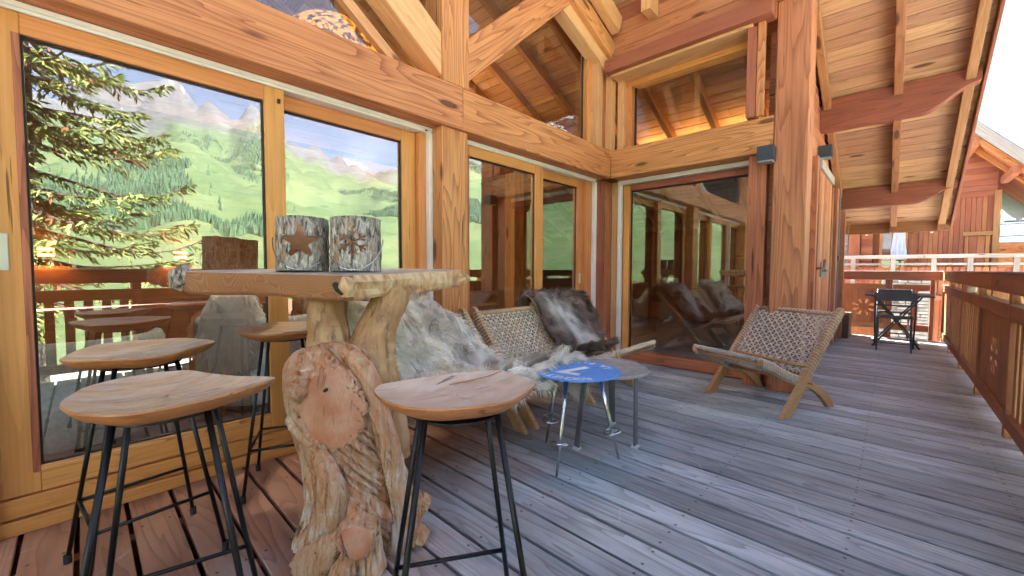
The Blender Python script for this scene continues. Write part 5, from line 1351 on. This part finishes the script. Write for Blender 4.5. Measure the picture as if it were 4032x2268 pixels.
# roof overhang
nr = link('roof', None, Matrix.Translation((15, -1.5, 4.4)), nb)
def nz(y): return 4.35 + 1.13*(y+1.3)
dvec = V((0, -1, -1.13)).normalized(); nup = V((0, -1.13, 1)).normalized()
for i in range(34):
    x = 14.45 + i*.105
    bar('plank', (x, -.2, nz(-.2)), (x, -2.75, nz(-2.75)), .10, .03, 'neighbour_wood', nr, up=nup)
m = MB(); m.prism([(14.36, -.1, nz(-.1)+.04), (14.36, -2.8, nz(-2.8)+.04), (14.36, -2.8, nz(-2.8)+.24), (14.36, -.1, nz(-.1)+.24)], (6, 0, 0)); m.build('roof_cover', 'slate_pale', nr)
bar('verge_board', (14.34, -.1, nz(-.1)+.06), (14.34, -2.85, nz(-2.85)+.06), .03, .20, 'grey_wood', nr, up=nup)
for x in (14.62, 15.45): bar('rafter', V((x, -.2, nz(-.2)))-nup*.07, V((x, -2.75, nz(-2.75)))-nup*.07, .09, .10, 'larch', nr, up=nup)
for y in (-1.30, -1.95): bar('purlin', (14.55, y, nz(y)-.22), (NX, y, nz(y)-.22), .13, .17, 'neighbour_wood', nr)
nr2 = empty('neighbour_balcony_railing', (14.6, 0, .5), 'sun bleached balcony railing of the neighbour chalet behind our end railing', 'railing')
for ya, yb in ((2.2, -.55), (-.555, -4.2)): bar('top_rail', (14.55, ya, 1.46), (14.55, yb, 1.46), .14, .085, 'grey_wood', nr2)
for ya, yb in ((2.2, -.6), (-.6, -4.2)): bar('mid_rail', (14.55, ya, 1.27), (14.55, yb, 1.27), .07, .055, 'grey_wood', nr2)
for y in (1.9, .82, .02, -.72, -1.32, -2.02, -2.62, -3.4): blk('post', (14.50, y-.045, .2), (14.60, y+.045, 1.415), 'grey_wood', nr2)
y = -4.1
while y < 2.15: blk('slat', (14.56, y, .5), (14.585, y+.10, 1.19), 'neighbour_wood', nr2); y += .118
blk('balcony_edge', (14.45, -4.2, .38), (NX, 2.2, .49), 'neighbour_wood', nr2)
def wlamp(y, z, label):
    o = empty('outdoor_lamp', (NX-.1, y, z), label, 'wall lamp', 'white lamps on the neighbour chalet')
    m = MB(); m.box((NX-.05, y-.03, z-.07), (NX-.021, y+.03, z+.07)); m.build('wall_plate', 'white_plastic', o)
    m = MB(); m.tube([(NX-.05, y, z), (NX-.16, y, z+.01)], .012, 8); m.tube([(NX-.16, y-.07, z+.01), (NX-.16, y+.07, z+.01)], .028, 10); m.build('head', 'white_plastic', o)
wlamp(.62, 2.20, 'white twin spot lamp left of the neighbour glazed door')
wlamp(-.72, 2.20, 'white spot lamp on the red boards right of the glazed door')
pa = empty('closed_parasol', (15.2, -.12, .5), 'closed pale blue parasol on the neighbour balcony', 'parasol')
m = MB(); rows = []
for k in range(15):
    t = k/14; z = 2.55-1.15*t; r_ = .03+.085*smooth(0, .55, t) + .015*math.sin(t*9)
    rows.append([V((15.2+.03*math.sin(t*3)+r_*(1+.30*math.cos(8*2*math.pi*j/48+t*2))*math.cos(2*math.pi*j/48), -.12+.05*math.sin(t*2.5)+r_*(1+.30*math.cos(8*2*math.pi*j/48+t*2))*math.sin(2*math.pi*j/48), z)) for j in range(48)])
m.grid(rows, closed_u=True); m.build('canopy', 'cloth_blue', pa, smooth=True)
m = MB(); m.tube([(15.2, -.12, .49), (15.2, -.12, 2.6)], .022, 10); m.build('pole', 'slate_pale', pa)

# slate roofed house further right
hs = empty('slate_roof_house', (23, -5, -4), 'house with pale blue slate roof and skylight at the right edge', 'house')
blk('wall', (21.6, -9, -4), (27, -2.35, 2.2), 'larch', hs)
sr = link('roof', None, Matrix.Translation((22, -5, 3)), hs)
ru = V((-.62, 0, .78)); rd = V((.78, 0, .62))
for i in range(9):
    for j in range(13):
        p = V((21.2, -2.35, 2.05)) + rd*(i*.36) + V((0, -.36*j - (.18 if i % 2 else 0), 0)) + ru*(.012*(i % 2))
        bar('slate', p, p+rd*.345, .35, .016, 'slate_pale', sr, up=ru)
bar('roof_core', V((21.2, -4.9, 2.0)), V((21.2, -4.9, 2.0))+rd*3.3, 5.2, .05, 'slate_dark', sr, up=ru)
blk('eaves_board', (21.14, -7.5, 1.86), (21.19, -2.3, 2.03), 'larch', sr)
sk = link('skylight', None, Matrix.Translation((22, -3.0, 2.9)), hs)
p = V((21.2, -3.05, 2.05)) + rd*1.25 + ru*.05
bar('frame', p, p+rd*.62, .66, .06, 'white_plastic', sk, up=ru); bar('pane', p+rd*.08+ru*.034, p+rd*.54+ru*.034, .52, .012, 'slate_dark', sk, up=ru)

# two village houses below the railing, mirrored between its slats
for i, (x, y, z, lab) in enumerate(((12, -46, -9, 'small white walled village house with red roof, nearer of two'), (22, -58, -11, 'small white walled village house with red roof, farther of two'))):
    vh = empty('village_house', (x, y, z), lab, 'house', 'village houses below the deck')
    blk('wall', (x-4, y-4, z), (x+4, y+4, z+4.5), 'plaster' if i == 0 else 'neighbour_wood', vh)
    m = MB(); m.prism([(x-4.8, y-5, z+4.4), (x+4.8, y-5, z+4.4), (x, y-5, z+7.2)], (0, 10, 0)); m.build('roof', 'roof_red', vh)
    for k in range(3): blk('window', (x-3+k*2.4, y+4.0, z+1.6), (x-1.8+k*2.4, y+4.06, z+3.0), 'slate_dark', vh)

# ------------------------------------------------------------------ air between here and the peaks
hz = bpy.data.materials.new('air'); hz.use_nodes = True; t = hz.node_tree; t.nodes.clear()
pv = N(t, 'ShaderNodeVolumePrincipled'); pv.inputs['Color'].default_value = (.80, .88, 1.0, 1); pv.inputs['Density'].default_value = 0.4e-4; pv.inputs['Anisotropy'].default_value = 0.0
o = N(t, 'ShaderNodeOutputMaterial'); t.links.new(pv.outputs[0], o.inputs['Volume']); MATS['air'] = hz
m = MB(); m.box((-5900, -5900, -900), (5900, 5900, 1900)); tag(m.build('haze', 'air', recentre=False), 'thin summer haze in the valley air', 'haze', kind='stuff')
